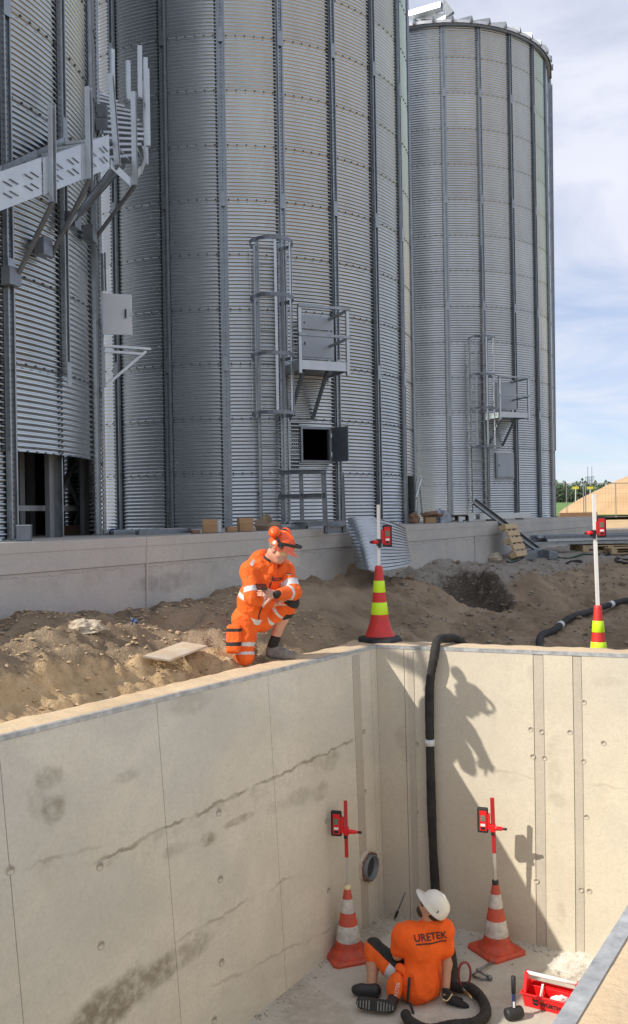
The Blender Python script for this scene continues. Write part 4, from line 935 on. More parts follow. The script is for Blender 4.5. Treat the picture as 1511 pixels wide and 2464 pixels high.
# ------------------------------------------------------------------ hose
def spline(P, n=10):
    P = [Vector(p) for p in P]; out = []
    for i in range(len(P)-1):
        a, b_, c, d = P[max(i-1, 0)], P[i], P[i+1], P[min(i+2, len(P)-1)]
        for k in range(n):
            t = k/n; out.append(.5*((2*b_)+(c-a)*t+(2*a-5*b_+4*c-d)*t*t+(3*b_-a-3*c+d)*t**3))
    return out+[P[-1]]
HP = []
for x, y in ((1540, 1440), (1480, 1456), (1420, 1473), (1372, 1490), (1335, 1518), (1300, 1534)):
    lo, hi = 10., 20.                                     # march the sight line to the soil
    Y = 9.8
    while Y < 20:
        v = at_y(x, y, Y)
        if v.z < gz(v.x, v.y)+.05: break
        Y += .03
    HP.append(Vector((v.x, v.y, gz(v.x, v.y)+.05)))
s0, _ = SB(1052, 1560); 
wtop = wb(s0, 0, .0)
HP += [Vector((2.6, 10.6, -.40)), Vector((1.95, 10.4, -.32)), wb(s0+.35, 0, .52)+Vector((0, 0, -.22)), wb(s0+.16, 0, .36)+Vector((0, 0, .03)), wb(s0+.06, 0, .2)+Vector((0, 0, .075)), wb(s0, 0, .02)+Vector((0, 0, .07)), wb(s0-.02, -.10, -.075)]
for x, y in ((1039, 1640), (1038, 1720), (1041, 1850), (1045, 1980), (1050, 2080), (1055, 2150)): s, z = SB(x, y); HP.append(wb(s, z, -.075))
HP += [wb(SB(1070, 2200)[0], -2.75, -.16), Vector((1.25, 8.7, FZ+.065)), Vector((1.22, 8.35, FZ+.06))]
for x, y in ((1092, 2372), (1130, 2378), (1160, 2405), (1168, 2440), (1140, 2462), (1085, 2470), (1030, 2478), (990, 2462), (975, 2440)): v = at_z(x, y, FZ+.06); HP.append(v)
hpts = spline(HP, 9); hose = thing('insulated_hose', 'black insulated hose hanging over the pit wall into a floor loop', 'hose', tuple(hpts[60]))
hr = [.047+.002*math.sin(i*.37)+.0015*math.sin(i*2.3) for i in range(len(hpts))]
b = MB(); b.tube(hpts, hr, 14); b.build('sleeve', M['black_cloth'], hose, True)
def band(i, m, nm='tape_band', ln=2):
    b = MB(); b.tube(hpts[i:i+ln], .053, 14); b.build(nm, M[m], hose, True)
def near_i(x, y):
    best = 0; bd = 1e9
    for i, p in enumerate(hpts):
        q = p-Vector((0, 0, HC)); f = q.y*_cp+q.z*_sp
        if f < 1: continue
        v = (-q.y*_sp+q.z*_cp)/f; u = q.x/f; X = PCX+(u*_cr-v*_sr)*FP; Yp = PCY-(u*_sr+v*_cr)*FP; d = (X-x)**2+(Yp-y)**2
        if d < bd: bd = d; best = i
    return best
band(near_i(1040, 1782), 'reflective'); band(near_i(1352, 1505), 'reflective'); band(near_i(1472, 1458), 'reflective')

# ------------------------------------------------------------------ things on the pit floor
# toolbox
A, B_ = at_z(1262, 2421, FZ), at_z(1384, 2452, FZ); ex = (B_-A).normalized(); ey = Vector((-ex.y, ex.x, 0)); W, D, Hh = (B_-A).length, .21, .125
tb = thing('toolbox', 'open red toolbox with a white carrying bar', 'toolbox', tuple(A)); P = lambda x, y, z: A+ex*x+ey*y+Vector((0, 0, z+.002))
def tbox(nm, x0, x1, y0, y1, z0, z1, fl=0., m='tool_red', par=None):
    b = MB(); b.hexa([P(x0, y0, z0), P(x1, y0, z0), P(x1, y1, z0), P(x0, y1, z0), P(x0-fl, y0-fl, z1), P(x1+fl, y0-fl, z1), P(x1+fl, y1+fl, z1), P(x0-fl, y1+fl, z1)]); return bevel(b.build(nm, M[m], par or tb), .003)
tbox('bottom', 0, W, 0, D, 0, .006)
b = MB()
def slant(x0, x1, y0, y1, ox0, ox1, oy0, oy1): b.hexa([P(x0, y0, .006), P(x1, y0, .006), P(x1, y1, .006), P(x0, y1, .006), P(x0+ox0, y0+oy0, Hh), P(x1+ox1, y0+oy0, Hh), P(x1+ox1, y1+oy1, Hh), P(x0+ox0, y1+oy1, Hh)])
for args in ((0, W, 0, .006, -.02, .02, -.02, -.02), (0, W, D-.006, D, -.02, .02, .02, .02), (0, .006, .006, D-.006, -.02, -.02, -.02, .02), (W-.006, W, .006, D-.006, .02, .02, -.02, .02)): slant(*args)
b.build('side_walls', M['tool_red'], tb)
tbox('rim', -.032, W+.032, -.032, -.02, Hh-.012, Hh); tbox('rim', -.032, W+.032, D+.02, D+.032, Hh-.012, Hh); tbox('rim', -.032, -.02, -.02, D+.02, Hh-.012, Hh); tbox('rim', W+.02, W+.032, -.02, D+.02, Hh-.012, Hh)
tbox('divider', 0, W, D*.5, D*.5+.006, .01, Hh+.02); tbox('divider', W*.36, W*.36+.006, .01, D*.5, .01, Hh-.01)
for x in (-.018, W-.012): 
    b = MB(); b.prism([P(x, .0, Hh-.03), P(x, D, Hh-.03), P(x, D*.66, Hh+.13), P(x, D*.34, Hh+.13)], ex*.03); bevel(b.build('handle_bracket', M['tool_red'], tb), .004)
MB().tube([P(.0, D*.5, Hh+.12), P(W, D*.5, Hh+.12)], .016, 12).build('carrying_bar', M['tool_white'], tb, True)
def text_mesh(txt, size, bold=0.):
    cu = bpy.data.curves.new('t', 'FONT'); cu.body = txt; cu.size = size; cu.offset = bold; cu.align_x = 'CENTER'; cu.align_y = 'CENTER'; cu.resolution_u = 4
    o = bpy.data.objects.new('t', cu); COL.objects.link(o); dg = bpy.context.evaluated_depsgraph_get(); me = bpy.data.meshes.new_from_object(o.evaluated_get(dg))
    bpy.data.objects.remove(o); return me
def lay_text(me, fn, name, m, parent):
    for v in me.vertices: v.co = Vector(fn(v.co.x, v.co.y))-ORG[parent]
    me.materials.clear(); me.materials.append(M[m]); o = bpy.data.objects.new(name, me); COL.objects.link(o); o.parent = parent; ORG[o] = ORG[parent]; return o
ff = lambda cx, cz: (lambda x, y: P(cx+x, -.0035-(cz+y)*.16, cz+y))
lay_text(text_mesh('WÜRTH', .048, .0018), ff(.228, .052), 'lettering', 'logo_black', tb)
def poly_obj(polys, fn, nm, m, par):
    b = MB()
    for pl in polys: b.add([fn(x, y) for x, y in pl], [tuple(range(len(pl)))])
    return b.build(nm, M[m], par)
k = .027
emb = [[(-.9, 1), (-.25, 1), (0, .55), (0, -1), (-.5, -1.0), (-.9, -.5)], [(.9, 1), (.25, 1), (0, .55), (0, -1), (.5, -1.0), (.9, -.5)]]
poly_obj([[(x*k, y*k*1.1) for x, y in p] for p in emb], ff(.100, .062), 'emblem', 'logo_black', tb)
poly_obj([[(x*k, y*k) for x, y in ((-.62, .12), (.62, .12), (.62, -.1), (-.62, -.1))]], lambda x, y: ff(.100, .062)(x, y)+ey*-.001, 'emblem_bar', 'tool_red', tb)
pk = thing('tool_wrap', 'white paper strip lying in the red toolbox', 'paper', tuple(P(W*.3, D*.25, .02)))
b = MB(); b.add([P(W*.26, .03, .03), P(W*.30, .05, .03), P(W*.34, D*.42, Hh+.06), P(W*.30, D*.42, Hh+.055)], [(0, 1, 2, 3)]); b.add([p+Vector((.002, 0, -.002)) for p in [P(W*.26, .03, .03), P(W*.30, .05, .03), P(W*.34, D*.42, Hh+.06), P(W*.30, D*.42, Hh+.055)]], [(3, 2, 1, 0)]); b.build('strip', M['tool_white'], pk)
def crumple(name, label, cat, c, r, m, seed, n=18, amp=.25, flat=1.):
    rr = random.Random(seed); b = MB(); b.ell((0, 0, 0), (1, 1, 1), n, n//2); vs = []
    for v in b.v:
        v = Vector(v); P3 = np.array(v)*2.2+seed*3.1; k = 1+amp*2*(float(vnoise3(P3))-.5)+amp*1.2*(float(vnoise3(P3*2.7))-.5)
        q = Vector((v.x*r[0], v.y*r[1], max(v.z, -.55)*r[2]))*k; vs.append(tuple(q+Vector(c)+Vector((0, 0, r[2]*.5*flat))))
    b.v = vs; o = b.build(name, m, None, False, loc=c); tag(o, label, cat); return o
crumple('wrapped_rags', 'pale blue plastic wrappings in the right half of the red toolbox', 'wrapping', tuple(P(W*.68, D*.32, .05)), (.075, .04, .05), M['logo_white'], 4, amp=.5)
mk('clear_film', (.90, .87, .80), rough=.2, trans=.0, alpha=.3, spec=.8)
crumple('plastic_bag', 'crumpled clear plastic bag behind the red toolbox', 'bag', tuple(at_z(1385, 2345, FZ+.01)), (.22, .15, .13), M['clear_film'], 8, 48, .3)
# hammer standing on its head
hm = thing('hammer', 'black rubber hammer with a blue handle standing upright', 'hammer', (*at_z(1237, 2452, FZ).xy, FZ)); o = ORG[hm]
Mx = Matrix(((.93, 0, .35), (-.35, 0, .93), (0, -1, 0))).transposed()
hx = Vector((.95, .3, 0)); MB().tube([o+Vector((0, 0, .052))-hx*.075, o+Vector((0, 0, .052))-hx*.06, o+Vector((0, 0, .052))+hx*.06, o+Vector((0, 0, .052))+hx*.075], [.044, .05, .05, .044], 16).build('head', M['hammer_black'], hm, True)
MB().tube([o+Vector((0, 0, .08)), o+Vector((0, 0, .2)), o+Vector((.0, 0, .24))], [.017, .016, .017], 10).build('handle', M['blue_rubber'], hm, True)
MB().tube([o+Vector((0, 0, .22)), o+Vector((0, 0, .36)), o+Vector((0, 0, .365))], [.019, .021, .014], 10).build('grip', M['hammer_black'], hm, True)
b = MB(); b.box(o+Vector((-.003, -.017, .13)), (.018, .004, .05)); b.build('sticker', M['logo_white'], hm)
# red tube loop with brass nozzle, and a Y-shaped clamp
lp = thing('injection_tube', 'dark red tube looped on the floor with a brass nozzle', 'tube', tuple(at_z(1118, 2372, FZ)))
base = at_y(1106, 2368, at_z(1106, 2385, FZ).y)
ringp = [at_y(x, y, 8.0) for x, y in ((1112, 2378), (1104, 2355), (1105, 2330), (1113, 2317), (1125, 2318), (1132, 2335), (1131, 2355), (1124, 2372))]
MB().tube(spline(ringp, 6), .011, 8).build('loop', M['red_hose'], lp, True)
a, c_ = at_y(1112, 2378, 7.95), at_z(1135, 2402, FZ+.13)
MB().tube([a, lerp(a, c_, .35)], .011, 8).build('ferrule', M['galvanised_steel'], lp, True); MB().tube([lerp(a, c_, .35), lerp(a, c_, .7), c_], [.012, .013, .006], 8).build('nozzle', M['brass'], lp, True)
yc = thing('pipe_clamp', 'three-legged grey metal clamp on the floor before the right striped cone', 'clamp', tuple(at_z(1155, 2340, FZ)))
jn = at_z(1150, 2335, FZ+.06)
for x, y, z in ((1186, 2315, .02), (1136, 2348, .02), (1178, 2352, .02)): 
    MB().tube([jn, at_z(x, y, FZ+z)], .012, 8).build('leg', M['galvanised_dark'], yc, True)
MB().tube([at_z(1138, 2349, FZ+.02), at_z(1160, 2356, FZ+.02), at_z(1180, 2353, FZ+.02)], .010, 8).build('crossbar', M['galvanised_dark'], yc, True)
b = MB(); b.ell(at_z(1179, 2353, FZ+.025), (.025, .025, .025)); b.build('foot', M['galvanised_dark'], yc, True); b = MB(); b.ell(jn, (.02, .02, .02)); b.build('joint', M['galvanised_dark'], yc, True)
pr = thing('probe_rod', 'thin dark steel probe leaning in the pit corner', 'probe', tuple(at_z(948, 2212, FZ)))
a, c_ = at_z(949, 2212, FZ+.01), at_y(975, 2148, 9.35); MB().tube([a, c_], .007, 8).build('shaft', M['galvanised_dark'], pr, True); MB().tube([lerp(a, c_, .08), lerp(a, c_, .3)], .014, 8).build('sleeve', M['hammer_black'], pr, True)

# ------------------------------------------------------------------ loose things around the foundation
def on_slab(x, q): v = at_f(x, 1270, -q); return Vector((v.x, v.y, SLAB))      # q metres in from the front edge
def px_at(x, q): v = on_slab(x, q); return v.y/2150.
def carton(x, q, wpx, hpx, d, label, flap=False, rz=FA, m='cardboard', name='cardboard_box'):
    c = on_slab(x, q); k = c.y/2150; w, h = wpx*k, hpx*k; T = thing(name, label, 'box', tuple(c)); Mx = Matrix.Rotation(rz, 3, 'Z')
    b = MB(); b.box((0, 0, h/2+.002), (w, d, h)); b.v = [tuple(Mx @ Vector(v)+c) for v in b.v]; bevel(b.build('body', M[m], T), .006)
    if flap:
        for s in (-1, 1):
            b = MB(); y = s*d*.5; b.hexa([Mx @ Vector(v)+c for v in ((-w/2, y, h), (w/2, y, h), (w/2, y+.006, h), (-w/2, y+.006, h), (-w/2, y-s*.03, h*1.65), (w/2, y-s*.03, h*1.65), (w/2, y+.006-s*.03, h*1.65), (-w/2, y+.006-s*.03, h*1.65))]); b.build('flap', M[m], T)
    return T
carton(504, .25, 34, 20, .2, 'brown carton with a raised flap, leftmost on the foundation', True, .15)
carton(590, .22, 34, 20, .22, 'brown carton with a raised flap beside the paper sack', True, .25)
carton(556, .22, 24, 13, .15, 'low dark brown carton between two taller cartons', False, .3, 'cardboard')
carton(470, .3, 20, 8, .15, 'small flat carton end showing left of the cartons', False, .3, 'rust_beam')
def steel_post(x, q, wpx, hpx, label):
    c = on_slab(x, q); k = c.y/2150; T = thing('steel_bracket', label, 'bracket', tuple(c)); MB().channel(c+Vector((0, 0, .002)), c+Vector((0, 0, hpx*k)), wpx*k, .07, .006, (0, 1, 0)).build('web', M['galvanised_bright'], T)
    b = MB(); b.box(c+Vector((0, 0, .006)), (wpx*k*1.5, .14, .012)); b.build('foot', M['galvanised_dark'], T); return T
steel_post(527, .16, 11, 30, 'short perforated steel bracket beside the leftmost carton')
crumple('paper_sack', 'crumpled brown paper sack on the foundation edge behind the kneeling person', 'sack', tuple(on_slab(645, .28)), (.17, .13, .135), M['paper_sack'], 5, 16, .55)
# grey steel block and strips near the left silo
c = on_slab(58, .25); T = thing('steel_block', 'small grey galvanised box at the foot of the left silo', 'box', tuple(c))
b = MB(); b.box(c+Vector((0, 0, .075)), (.13, .11, .145), Matrix.Rotation(.15, 3, 'Z')); bevel(b.build('body', M['galvanised_dark'], T), .004)
b = MB(); b.box(c+Vector((0, 0, .151)), (.135, .115, .008), Matrix.Rotation(.15, 3, 'Z')); b.build('lid', M['galvanised_bright'], T)
for i, (x0, x1, q, m, lab) in enumerate(((270, 385, .9, 'galvanised_steel', 'flat steel strip lying across the slab between the silos'), (330, 455, .55, 'galvanised_dark', 'dark steel angle lying near the slab edge'), (385, 445, .95, 'galvanised_bright', 'pale steel channel behind the dark angle on the slab'))):
    a, c_ = on_slab(x0, q), on_slab(x1, q*.8); b = MB(); b.channel(a+Vector((0, 0, .035)), c_+Vector((0, 0, .035)), .07, .05, .006); o = b.build('steel_strip', M[m], None, loc=tuple(a)); tag(o, lab, 'steel strip')
crumple('blue_bag', 'small blue plastic bag beside the left silo', 'bag', tuple(on_slab(276, 1.2)), (.07, .06, .05), M['blue_plastic'], 3)
# stack of steel angles
for i, (x0, x1, q, z, m) in enumerate(((668, 735, .22, 0, 'galvanised_dark'), (672, 742, .3, .035, 'galvanised_bright'), (735, 772, .20, 0, 'galvanised_bright'), (728, 765, .2, .035, 'galvanised_steel'), (745, 800, .45, .0, 'galvanised_dark'), (690, 745, .35, .07, 'galvanised_bright'), (700, 760, .55, .07, 'galvanised_steel'))):
    a, c_ = on_slab(x0, q), on_slab(x1, q); up = Vector((0, 0, .02+z)); b = MB(); b.channel(a+up, c_+up, .09, .032, .005); o = b.build('steel_angle', M[m], None, loc=tuple(a+up))
    tag(o, ['lowest left dark angle of the steel stack by the railing frame', 'pale upper left angle of the steel stack', 'lowest right pale angle of the steel stack', 'second right angle of the steel stack', 'dark angle pushed back under the railing frame', 'topmost pale angle of the steel stack', 'rear top angle of the steel stack'][i], 'steel angle', 'stacked steel angles on the foundation')
# railing frame not yet fixed
fr = thing('railing_frame', 'loose dark steel railing frame standing on the foundation edge', 'railing', tuple(on_slab(760, .1)))
Yf = on_slab(740, .15).y
fb = lambda a, c_, w=.06, h=.05, m='galvanised_dark', nm='bar': MB().channel(a, c_, w, h, .006, (0, -1, 0)).build(nm, M[m], fr)
A1 = at_y(668, 1137, Yf); A2 = at_y(783, 1135, Yf-.3)
fb(A1, A2, nm='rail'); fb(at_y(668, 1195, Yf), at_y(780, 1192, Yf-.3), nm='rail'); fb(at_y(680, 1140, Yf), at_y(682, 1262, Yf), nm='post'); fb(at_y(724, 1140, Yf-.15), at_y(727, 1250, Yf-.15), nm='post')
fb(at_y(778, 1133, Yf-.3), at_y(784, 1284, Yf-.3), .07, .06, nm='post'); fb(at_y(824, 1138, Yf+.1), at_y(830, 1282, Yf+.1), .045, .04, nm='post')
fb(at_y(784, 1274, Yf-.3), at_y(830, 1274, Yf+.1), .10, .05, nm='foot'); fb(at_y(680, 1262, Yf), at_y(735, 1262, Yf-.1), nm='foot')
MB().bar(at_y(670, 1262, Yf), at_y(832, 1258, Yf+.1), .05, .07).build('foot_beam', M['galvanised_dark'], fr)
# removed curved sheet leaning on the foundation
def loose_sheet():
    tl, tm, tr, bl_, bm, br_ = at_f(835, 1246, .10), at_f(910, 1248, .42), at_f(976, 1272, .30), at_f(856, 1367, .42), at_f(920, 1372, .85), at_f(990, 1358, .62)
    nu, nv = 22, 15*8; V = []; F = []
    for i in range(nu+1):
        u = i/nu; qd = lambda a, b_, c: a*(1-u)*(1-2*u)+b_*4*u*(1-u)+c*u*(2*u-1)
        t, bo = qd(tl, tm, tr), qd(bl_, bm, br_)
        for k in range(nv+1):
            v = k/nv; p = lerp(t, bo, v); V.append(tuple(p+fn_*(.0085*math.cos(2*math.pi*k/8))))
    for i in range(nu):
        for k in range(nv): F.append((i*(nv+1)+k, i*(nv+1)+k+1, (i+1)*(nv+1)+k+1, (i+1)*(nv+1)+k))
    T = thing('loose_sheet', 'curved corrugated sheet taken off the silo leaning on the foundation', 'metal sheet', tuple(bl_)); np_obj('sheet', V, np.array(F), M['sheet_dull'], T)
    b = MB()
    for i in range(2):
        for k in range(14): 
            p = lerp(lerp(tl, tr, .05+.06*i), lerp(bl_, br_, .05+.06*i), (k+.5)/14)+fn_*.04; b.box(p, (.014, .014, .014))
    b.build('bolts', M['bolt_dark'], T, kind='stuff')
loose_sheet()
# right half of the slab
a, c_ = on_slab(1003, 1.3), None
fr2 = thing('bent_rail', 'bent tube rail leaning by the doorway of the middle silo', 'rail', tuple(on_slab(1005, .9)))
Yb = on_slab(1005, .8).y
MB().tube(spline([at_y(1000, 1235, Yb), at_y(1001, 1190, Yb), at_y(1004, 1155, Yb), at_y(1013, 1148, Yb), at_y(1012, 1155, Yb), at_y(1000, 1200, Yb-.2)], 5), .02, 8).build('tube', M['galvanised_bright'], fr2, True)
MB().bar(at_y(1009, 1165, Yb+.1), at_y(1016, 1240, Yb+.1), .03, .03).build('leg', M['galvanised_dark'], fr2)
crumple('rag_bundle', 'brown bundle in the doorway of the middle silo', 'bundle', tuple(on_slab(996, .6)), (.10, .09, .14), M['rust_beam'], 6)
carton(1034, .35, 26, 14, .2, 'flat brown carton under a crumpled brown sheet at the middle silo', False, .1)
v = on_slab(1036, .4); crumple('brown_wrap', 'crumpled dark brown paper on top of a flat carton', 'paper', (v.x, v.y, SLAB+.13), (.19, .12, .06), M['rust_beam'], 9, amp=.5)
crumple('grey_sack', 'grey plastic sack between carton and wooden pallet on the foundation', 'sack', tuple(on_slab(1062, .35)), (.16, .12, .16), M['mast_grey'], 12, amp=.4)
def pallet(name, label, O, ex, ey, ez, L=1.2, Wd=.8, m='pallet_wood', grp='wooden pallets'):
    T = thing(name, label, 'pallet', tuple(O), grp); O = Vector(O)
    def bd(nm, x0, x1, y0, y1, z0, z1):
        q = lambda x, y, z: O+ex*x+ey*y+ez*z; b = MB(); b.hexa([q(x0, y0, z0), q(x1, y0, z0), q(x1, y1, z0), q(x0, y1, z0), q(x0, y0, z1), q(x1, y0, z1), q(x1, y1, z1), q(x0, y1, z1)]); b.build(nm, M[m], T)
    for i in range(5): y = i*(Wd-.11)/4; bd('deck_board', 0, L, y, y+.11, .122, .144)
    for i in range(3):
        x = i*(L-.13)/2; bd('cross_board', x, x+.13, 0, Wd, .100, .1215)
        for k in range(3): y = k*(Wd-.11)/2; bd('block', x, x+.13, y, y+.11, .0225, .0995)
    for k in range(3): y = k*(Wd-.11)/2; bd('skid', 0, L, y, y+.11, 0, .022)
    return T
exs = fd; eys = Vector((-fd.y, fd.x, 0)); UZ = Vector((0, 0, 1))
pallet('pallet', 'dark wooden pallet lying on the foundation before the farthest silo', on_slab(1082, .75), exs, eys, UZ, 1.3, .6, 'dark_wood')
steel_post(1108, .15, 9, 14, 'grey steel foot piece before the pallet on the foundation'); steel_post(1133, .14, 10, 22, 'pale perforated bracket standing on the foundation by a pallet')
a, c_ = on_slab(1150, .35), on_slab(1273, .35); b = MB(); b.channel(a+UZ*.10, c_+UZ*.10, .1, .12, .01); o = b.build('steel_beam', M['galvanised_bright'], None, loc=tuple(a)); tag(o, 'long pale steel beam lying along the foundation edge', 'beam')
for i, x in enumerate((1180, 1205, 1250)):
    c = on_slab(x, .3); b = MB(); b.box(c+UZ*.018, (.16, .2, .035)); o = b.build('packing_block', M['dark_wood'], None, loc=tuple(c)); tag(o, ['left', 'middle', 'right'][i]+' wooden packing block under the long pale beam', 'block', 'packing blocks under the beam')
# beam leaning to the ground, grey hood at its foot
def soil(x, y, y0=11., y1=30.):
    Y = y0
    while Y < y1:
        v = at_y(x, y, Y)
        if v.z < gz(v.x, v.y, True): break
        Y += .05
    return Vector((v.x, v.y, gz(v.x, v.y)))
lo = soil(1294, 1336, 13); hi = at_f(1141, 1206, -.4)
lb = thing('leaning_beam', 'slim steel beam leaning from the ground against the farthest silo', 'beam', tuple(lo)); MB().channel(lo+UZ*.12, hi, .12, .09, .008, (0, -1, .3)).build('beam', M['galvanised_steel'], lb)
k = lo.y/2150; hc = soil(1300, 1345, 13); T = thing('steel_hood', 'dark grey curved hood lying at the foot of the leaning beam', 'hood', tuple(hc)); kk = hc.y/2150
out = [(-44, 22), (-30, 30), (-14, 42), (20, 40), (42, 38), (50, 30), (48, 8), (24, 2), (8, 8), (-8, 0), (-42, -2)]
b = MB(); n = len(out); 
b.add([hc+Vector((x*kk*1.0, (y*.02), .02+(0 if y < 20 else .0))) for x, y in out], [tuple(range(n))[::-1]])
top = [hc+Vector((x*kk, y*.022, .17+.04*math.cos(x*.06))) for x, y in out]; bot = [hc+Vector((x*kk, y*.022, -.03)) for x, y in out]
b = MB(); b.add(bot+top, [tuple(range(n)), tuple(range(n, 2*n))[::-1]]+[((i+1) % n, i, i+n, (i+1) % n+n) for i in range(n)]); bevel(b.build('shell', M['galvanised_dark'], T), .02, 2)
# pallet tipped against the foundation
O = at_f(1240, 1328, .42); O.z = gz(O.x, O.y)+.0; ez = (fn_*.93+UZ*.36).normalized(); ey = (UZ*.93-fn_*.36).normalized()
ex_ = fd*.9+UZ*.12; pallet('pallet', 'light wooden pallet tipped up against the foundation', O-fd*.35+fn_*.02, fd, ey, ez, .75, .72)
# steel stock on pallets at the right
g1 = soil(1440, 1330, 16); g1.z += .02; pallet('pallet', 'wooden pallet under steel stock, left one at the right edge', g1-Vector((.35, 0, 0)), Vector((1, .05, 0)).normalized(), Vector((-.05, 1, 0)).normalized(), UZ, 1.3, .9, 'pallet_wood')
g2_ = soil(1520, 1336, 16); g2_.z += .02; pallet('pallet', 'wooden pallet under steel stock, cut by the right edge', g2_-Vector((.45, 0, 0)), Vector((1, .05, 0)).normalized(), Vector((-.05, 1, 0)).normalized(), UZ, 1.3, .9, 'pallet_wood')
zt = max(g1.z, g2_.z)+.16
for i in range(15):
    xr = random.Random(i); y = g1.y+.1+(i % 5)*.2; z = zt+.05+(i//5)*.07; x0 = g1.x-1.35+xr.uniform(-.3, .5)-(.5 if i < 3 else 0); ln_ = xr.uniform(2.6, 3.8)
    b = MB(); b.channel((x0, y, z), (x0+ln_, y+xr.uniform(-.1, .25), z+xr.uniform(-.01, .03)), .12, .055, .006); o = b.build('steel_profile', M[('galvanised_steel', 'galvanised_dark', 'galvanised_bright')[i % 3]], None, loc=(x0, y, z))
    tag(o, 'long steel profile in the pile stacked on pallets at the right edge', 'steel profile', 'steel profiles piled on pallets')
# cables on the soil
def cable(pts, r, m, label, name='cable'):
    P = [soil(x, y, 12) for x, y in pts]; P = spline(P, 6); P = [Vector((p.x, p.y, gz(p.x, p.y)+r*.8)) for p in P]; b = MB(); b.tube(P, r, 6); o = b.build(name, m, None, True, loc=tuple(P[0])); tag(o, label, 'cable')
mk('cable_green', (.02, .05, .04), rough=.5)
cable(((1220, 1354), (1280, 1350), (1340, 1342), (1400, 1336), (1470, 1334)), .022, M['cable_green'], 'dark green cable trailing on the ground past the grey hood')
cable(((1366, 1356), (1380, 1352), (1400, 1352), (1388, 1357), (1362, 1357)), .018, M['black_rubber'], 'small black cable loop on the ground right of the hood')
cable(((1480, 1352), (1500, 1348), (1520, 1350), (1505, 1356), (1482, 1354), (1490, 1348)), .022, M['black_rubber'], 'black cable loop near the right picture edge')
# boulder, board, scraps, stones
v = at_q(205, 1515, 1.22); v.z = gz(v.x, v.y)-.02; crumple('boulder', 'pale flat boulder on the soil heap below the left silo', 'rock', tuple(v), (.165, .10, .075), M['rock'], 21, 26, .3)
bq_ = [at_q(345, 1588, .62), at_q(408, 1598, .50), at_q(500, 1563, .62), at_q(440, 1553, .92)]
b = MB(); b.prism([p+UZ*.02 for p in bq_], (0, 0, .018)); o = bevel(b.build('plywood_board', M['plywood'], None, loc=tuple(bq_[0])), .002); tag(o, 'sandy plywood board lying on the sand bank beside the pit', 'board')
v = at_q(322, 1522, 1.2); crumple('blue_scrap', 'scrap of dark blue plastic sticking out of the soil', 'plastic scrap', (v.x, v.y, gz(v.x, v.y)), (.04, .03, .05), M['blue_plastic'], 30, amp=.6)
v = soil(1187, 1352, 14); crumple('stone', 'rounded tan stone at the foot of the foundation', 'stone', tuple(v), (.17, .13, .11), M['rock'], 41, 14, .3)
def pebbles(n, seed, fnxy, smin, smax):
    rr = random.Random(seed); b = MB()
    base = [Vector(v) for v in ((1, 0, 0), (-1, 0, 0), (0, 1, 0), (0, -1, 0), (0, 0, .8), (0, 0, -.8))]; fs = [(0, 2, 4), (2, 1, 4), (1, 3, 4), (3, 0, 4), (2, 0, 5), (1, 2, 5), (3, 1, 5), (0, 3, 5)]
    pts = [fnxy(rr) for _ in range(n)]; X = np.array([p[0] for p in pts]); Y = np.array([p[1] for p in pts]); Z = ground_z(X, Y)
    for x, y, z in zip(X, Y, Z):
        s = smin*(smax/smin)**(rr.random()**2.2); Mr = Matrix.Rotation(rr.uniform(0, 6), 3, 'Z') @ Matrix.Rotation(rr.uniform(-.5, .5), 3, 'X')
        b.add([Mr @ Vector((p.x*s*rr.uniform(.7, 1.3), p.y*s*rr.uniform(.6, 1.2), p.z*s*rr.uniform(.5, .9)))+Vector((x, y, z+s*.15)) for p in base], fs)
    return b
def left_xy(r): p = CT-ld*r.uniform(-.3, 5.5)+ln*(.38+1.55*r.random()); return p.x, p.y
def right_xy(r): 
    Y = r.uniform(10.1, 20); return r.uniform(.9, 4.5+(Y-10)*.5), Y
o = pebbles(4200, 5, left_xy, .004, .034).build('clods', M['clod'], None); tag(o, 'scattered clods and pebbles on the sand bank beside the pit', 'pebbles', None, 'stuff')
o = pebbles(5000, 6, right_xy, .005, .045).build('gravel', M['pebble'], None); tag(o, 'scattered gravel and clods on the churned soil', 'gravel', None, 'stuff')

def big_xy(r):
    Y = r.uniform(10.3, 17); return r.uniform(.9, 4.0+(Y-10)*.45), Y
o = pebbles(170, 8, big_xy, .03, .09).build('clods', M['soil_clod'], None); tag(o, 'larger brown soil clods strewn around the dug hole', 'clods', None, 'stuff')
def floor_grit(n):
    rr = random.Random(9); b = MB()
    for _ in range(n):
        t = rr.random(); x, y = (wl(rr.uniform(0, 3.2), FZ, -abs(rr.gauss(0, .10))-.01) if t < .45 else wb(rr.uniform(0, 2.6), FZ, -abs(rr.gauss(0, .10))-.01) if t < .8 else wl(rr.uniform(0, 3), FZ, -rr.uniform(.1, 2.2))).xy
        s = rr.uniform(.004, .013)*(1.6 if rr.random() < .06 else 1); b.add([Vector(v)*s+Vector((x, y, FZ+s*.3)) for v in ((1, 0, 0), (-.9, .3, 0), (0, 1, 0), (.1, -1, 0), (0, 0, .8), (0, 0, -.6))], [(0, 2, 4), (2, 1, 4), (1, 3, 4), (3, 0, 4), (2, 0, 5), (1, 2, 5), (3, 1, 5), (0, 3, 5)])
    return b
o = floor_grit(420).build('grit', M['pebble'], None); tag(o, 'grit and crumbs along the foot of the pit walls', 'grit', None, 'stuff')

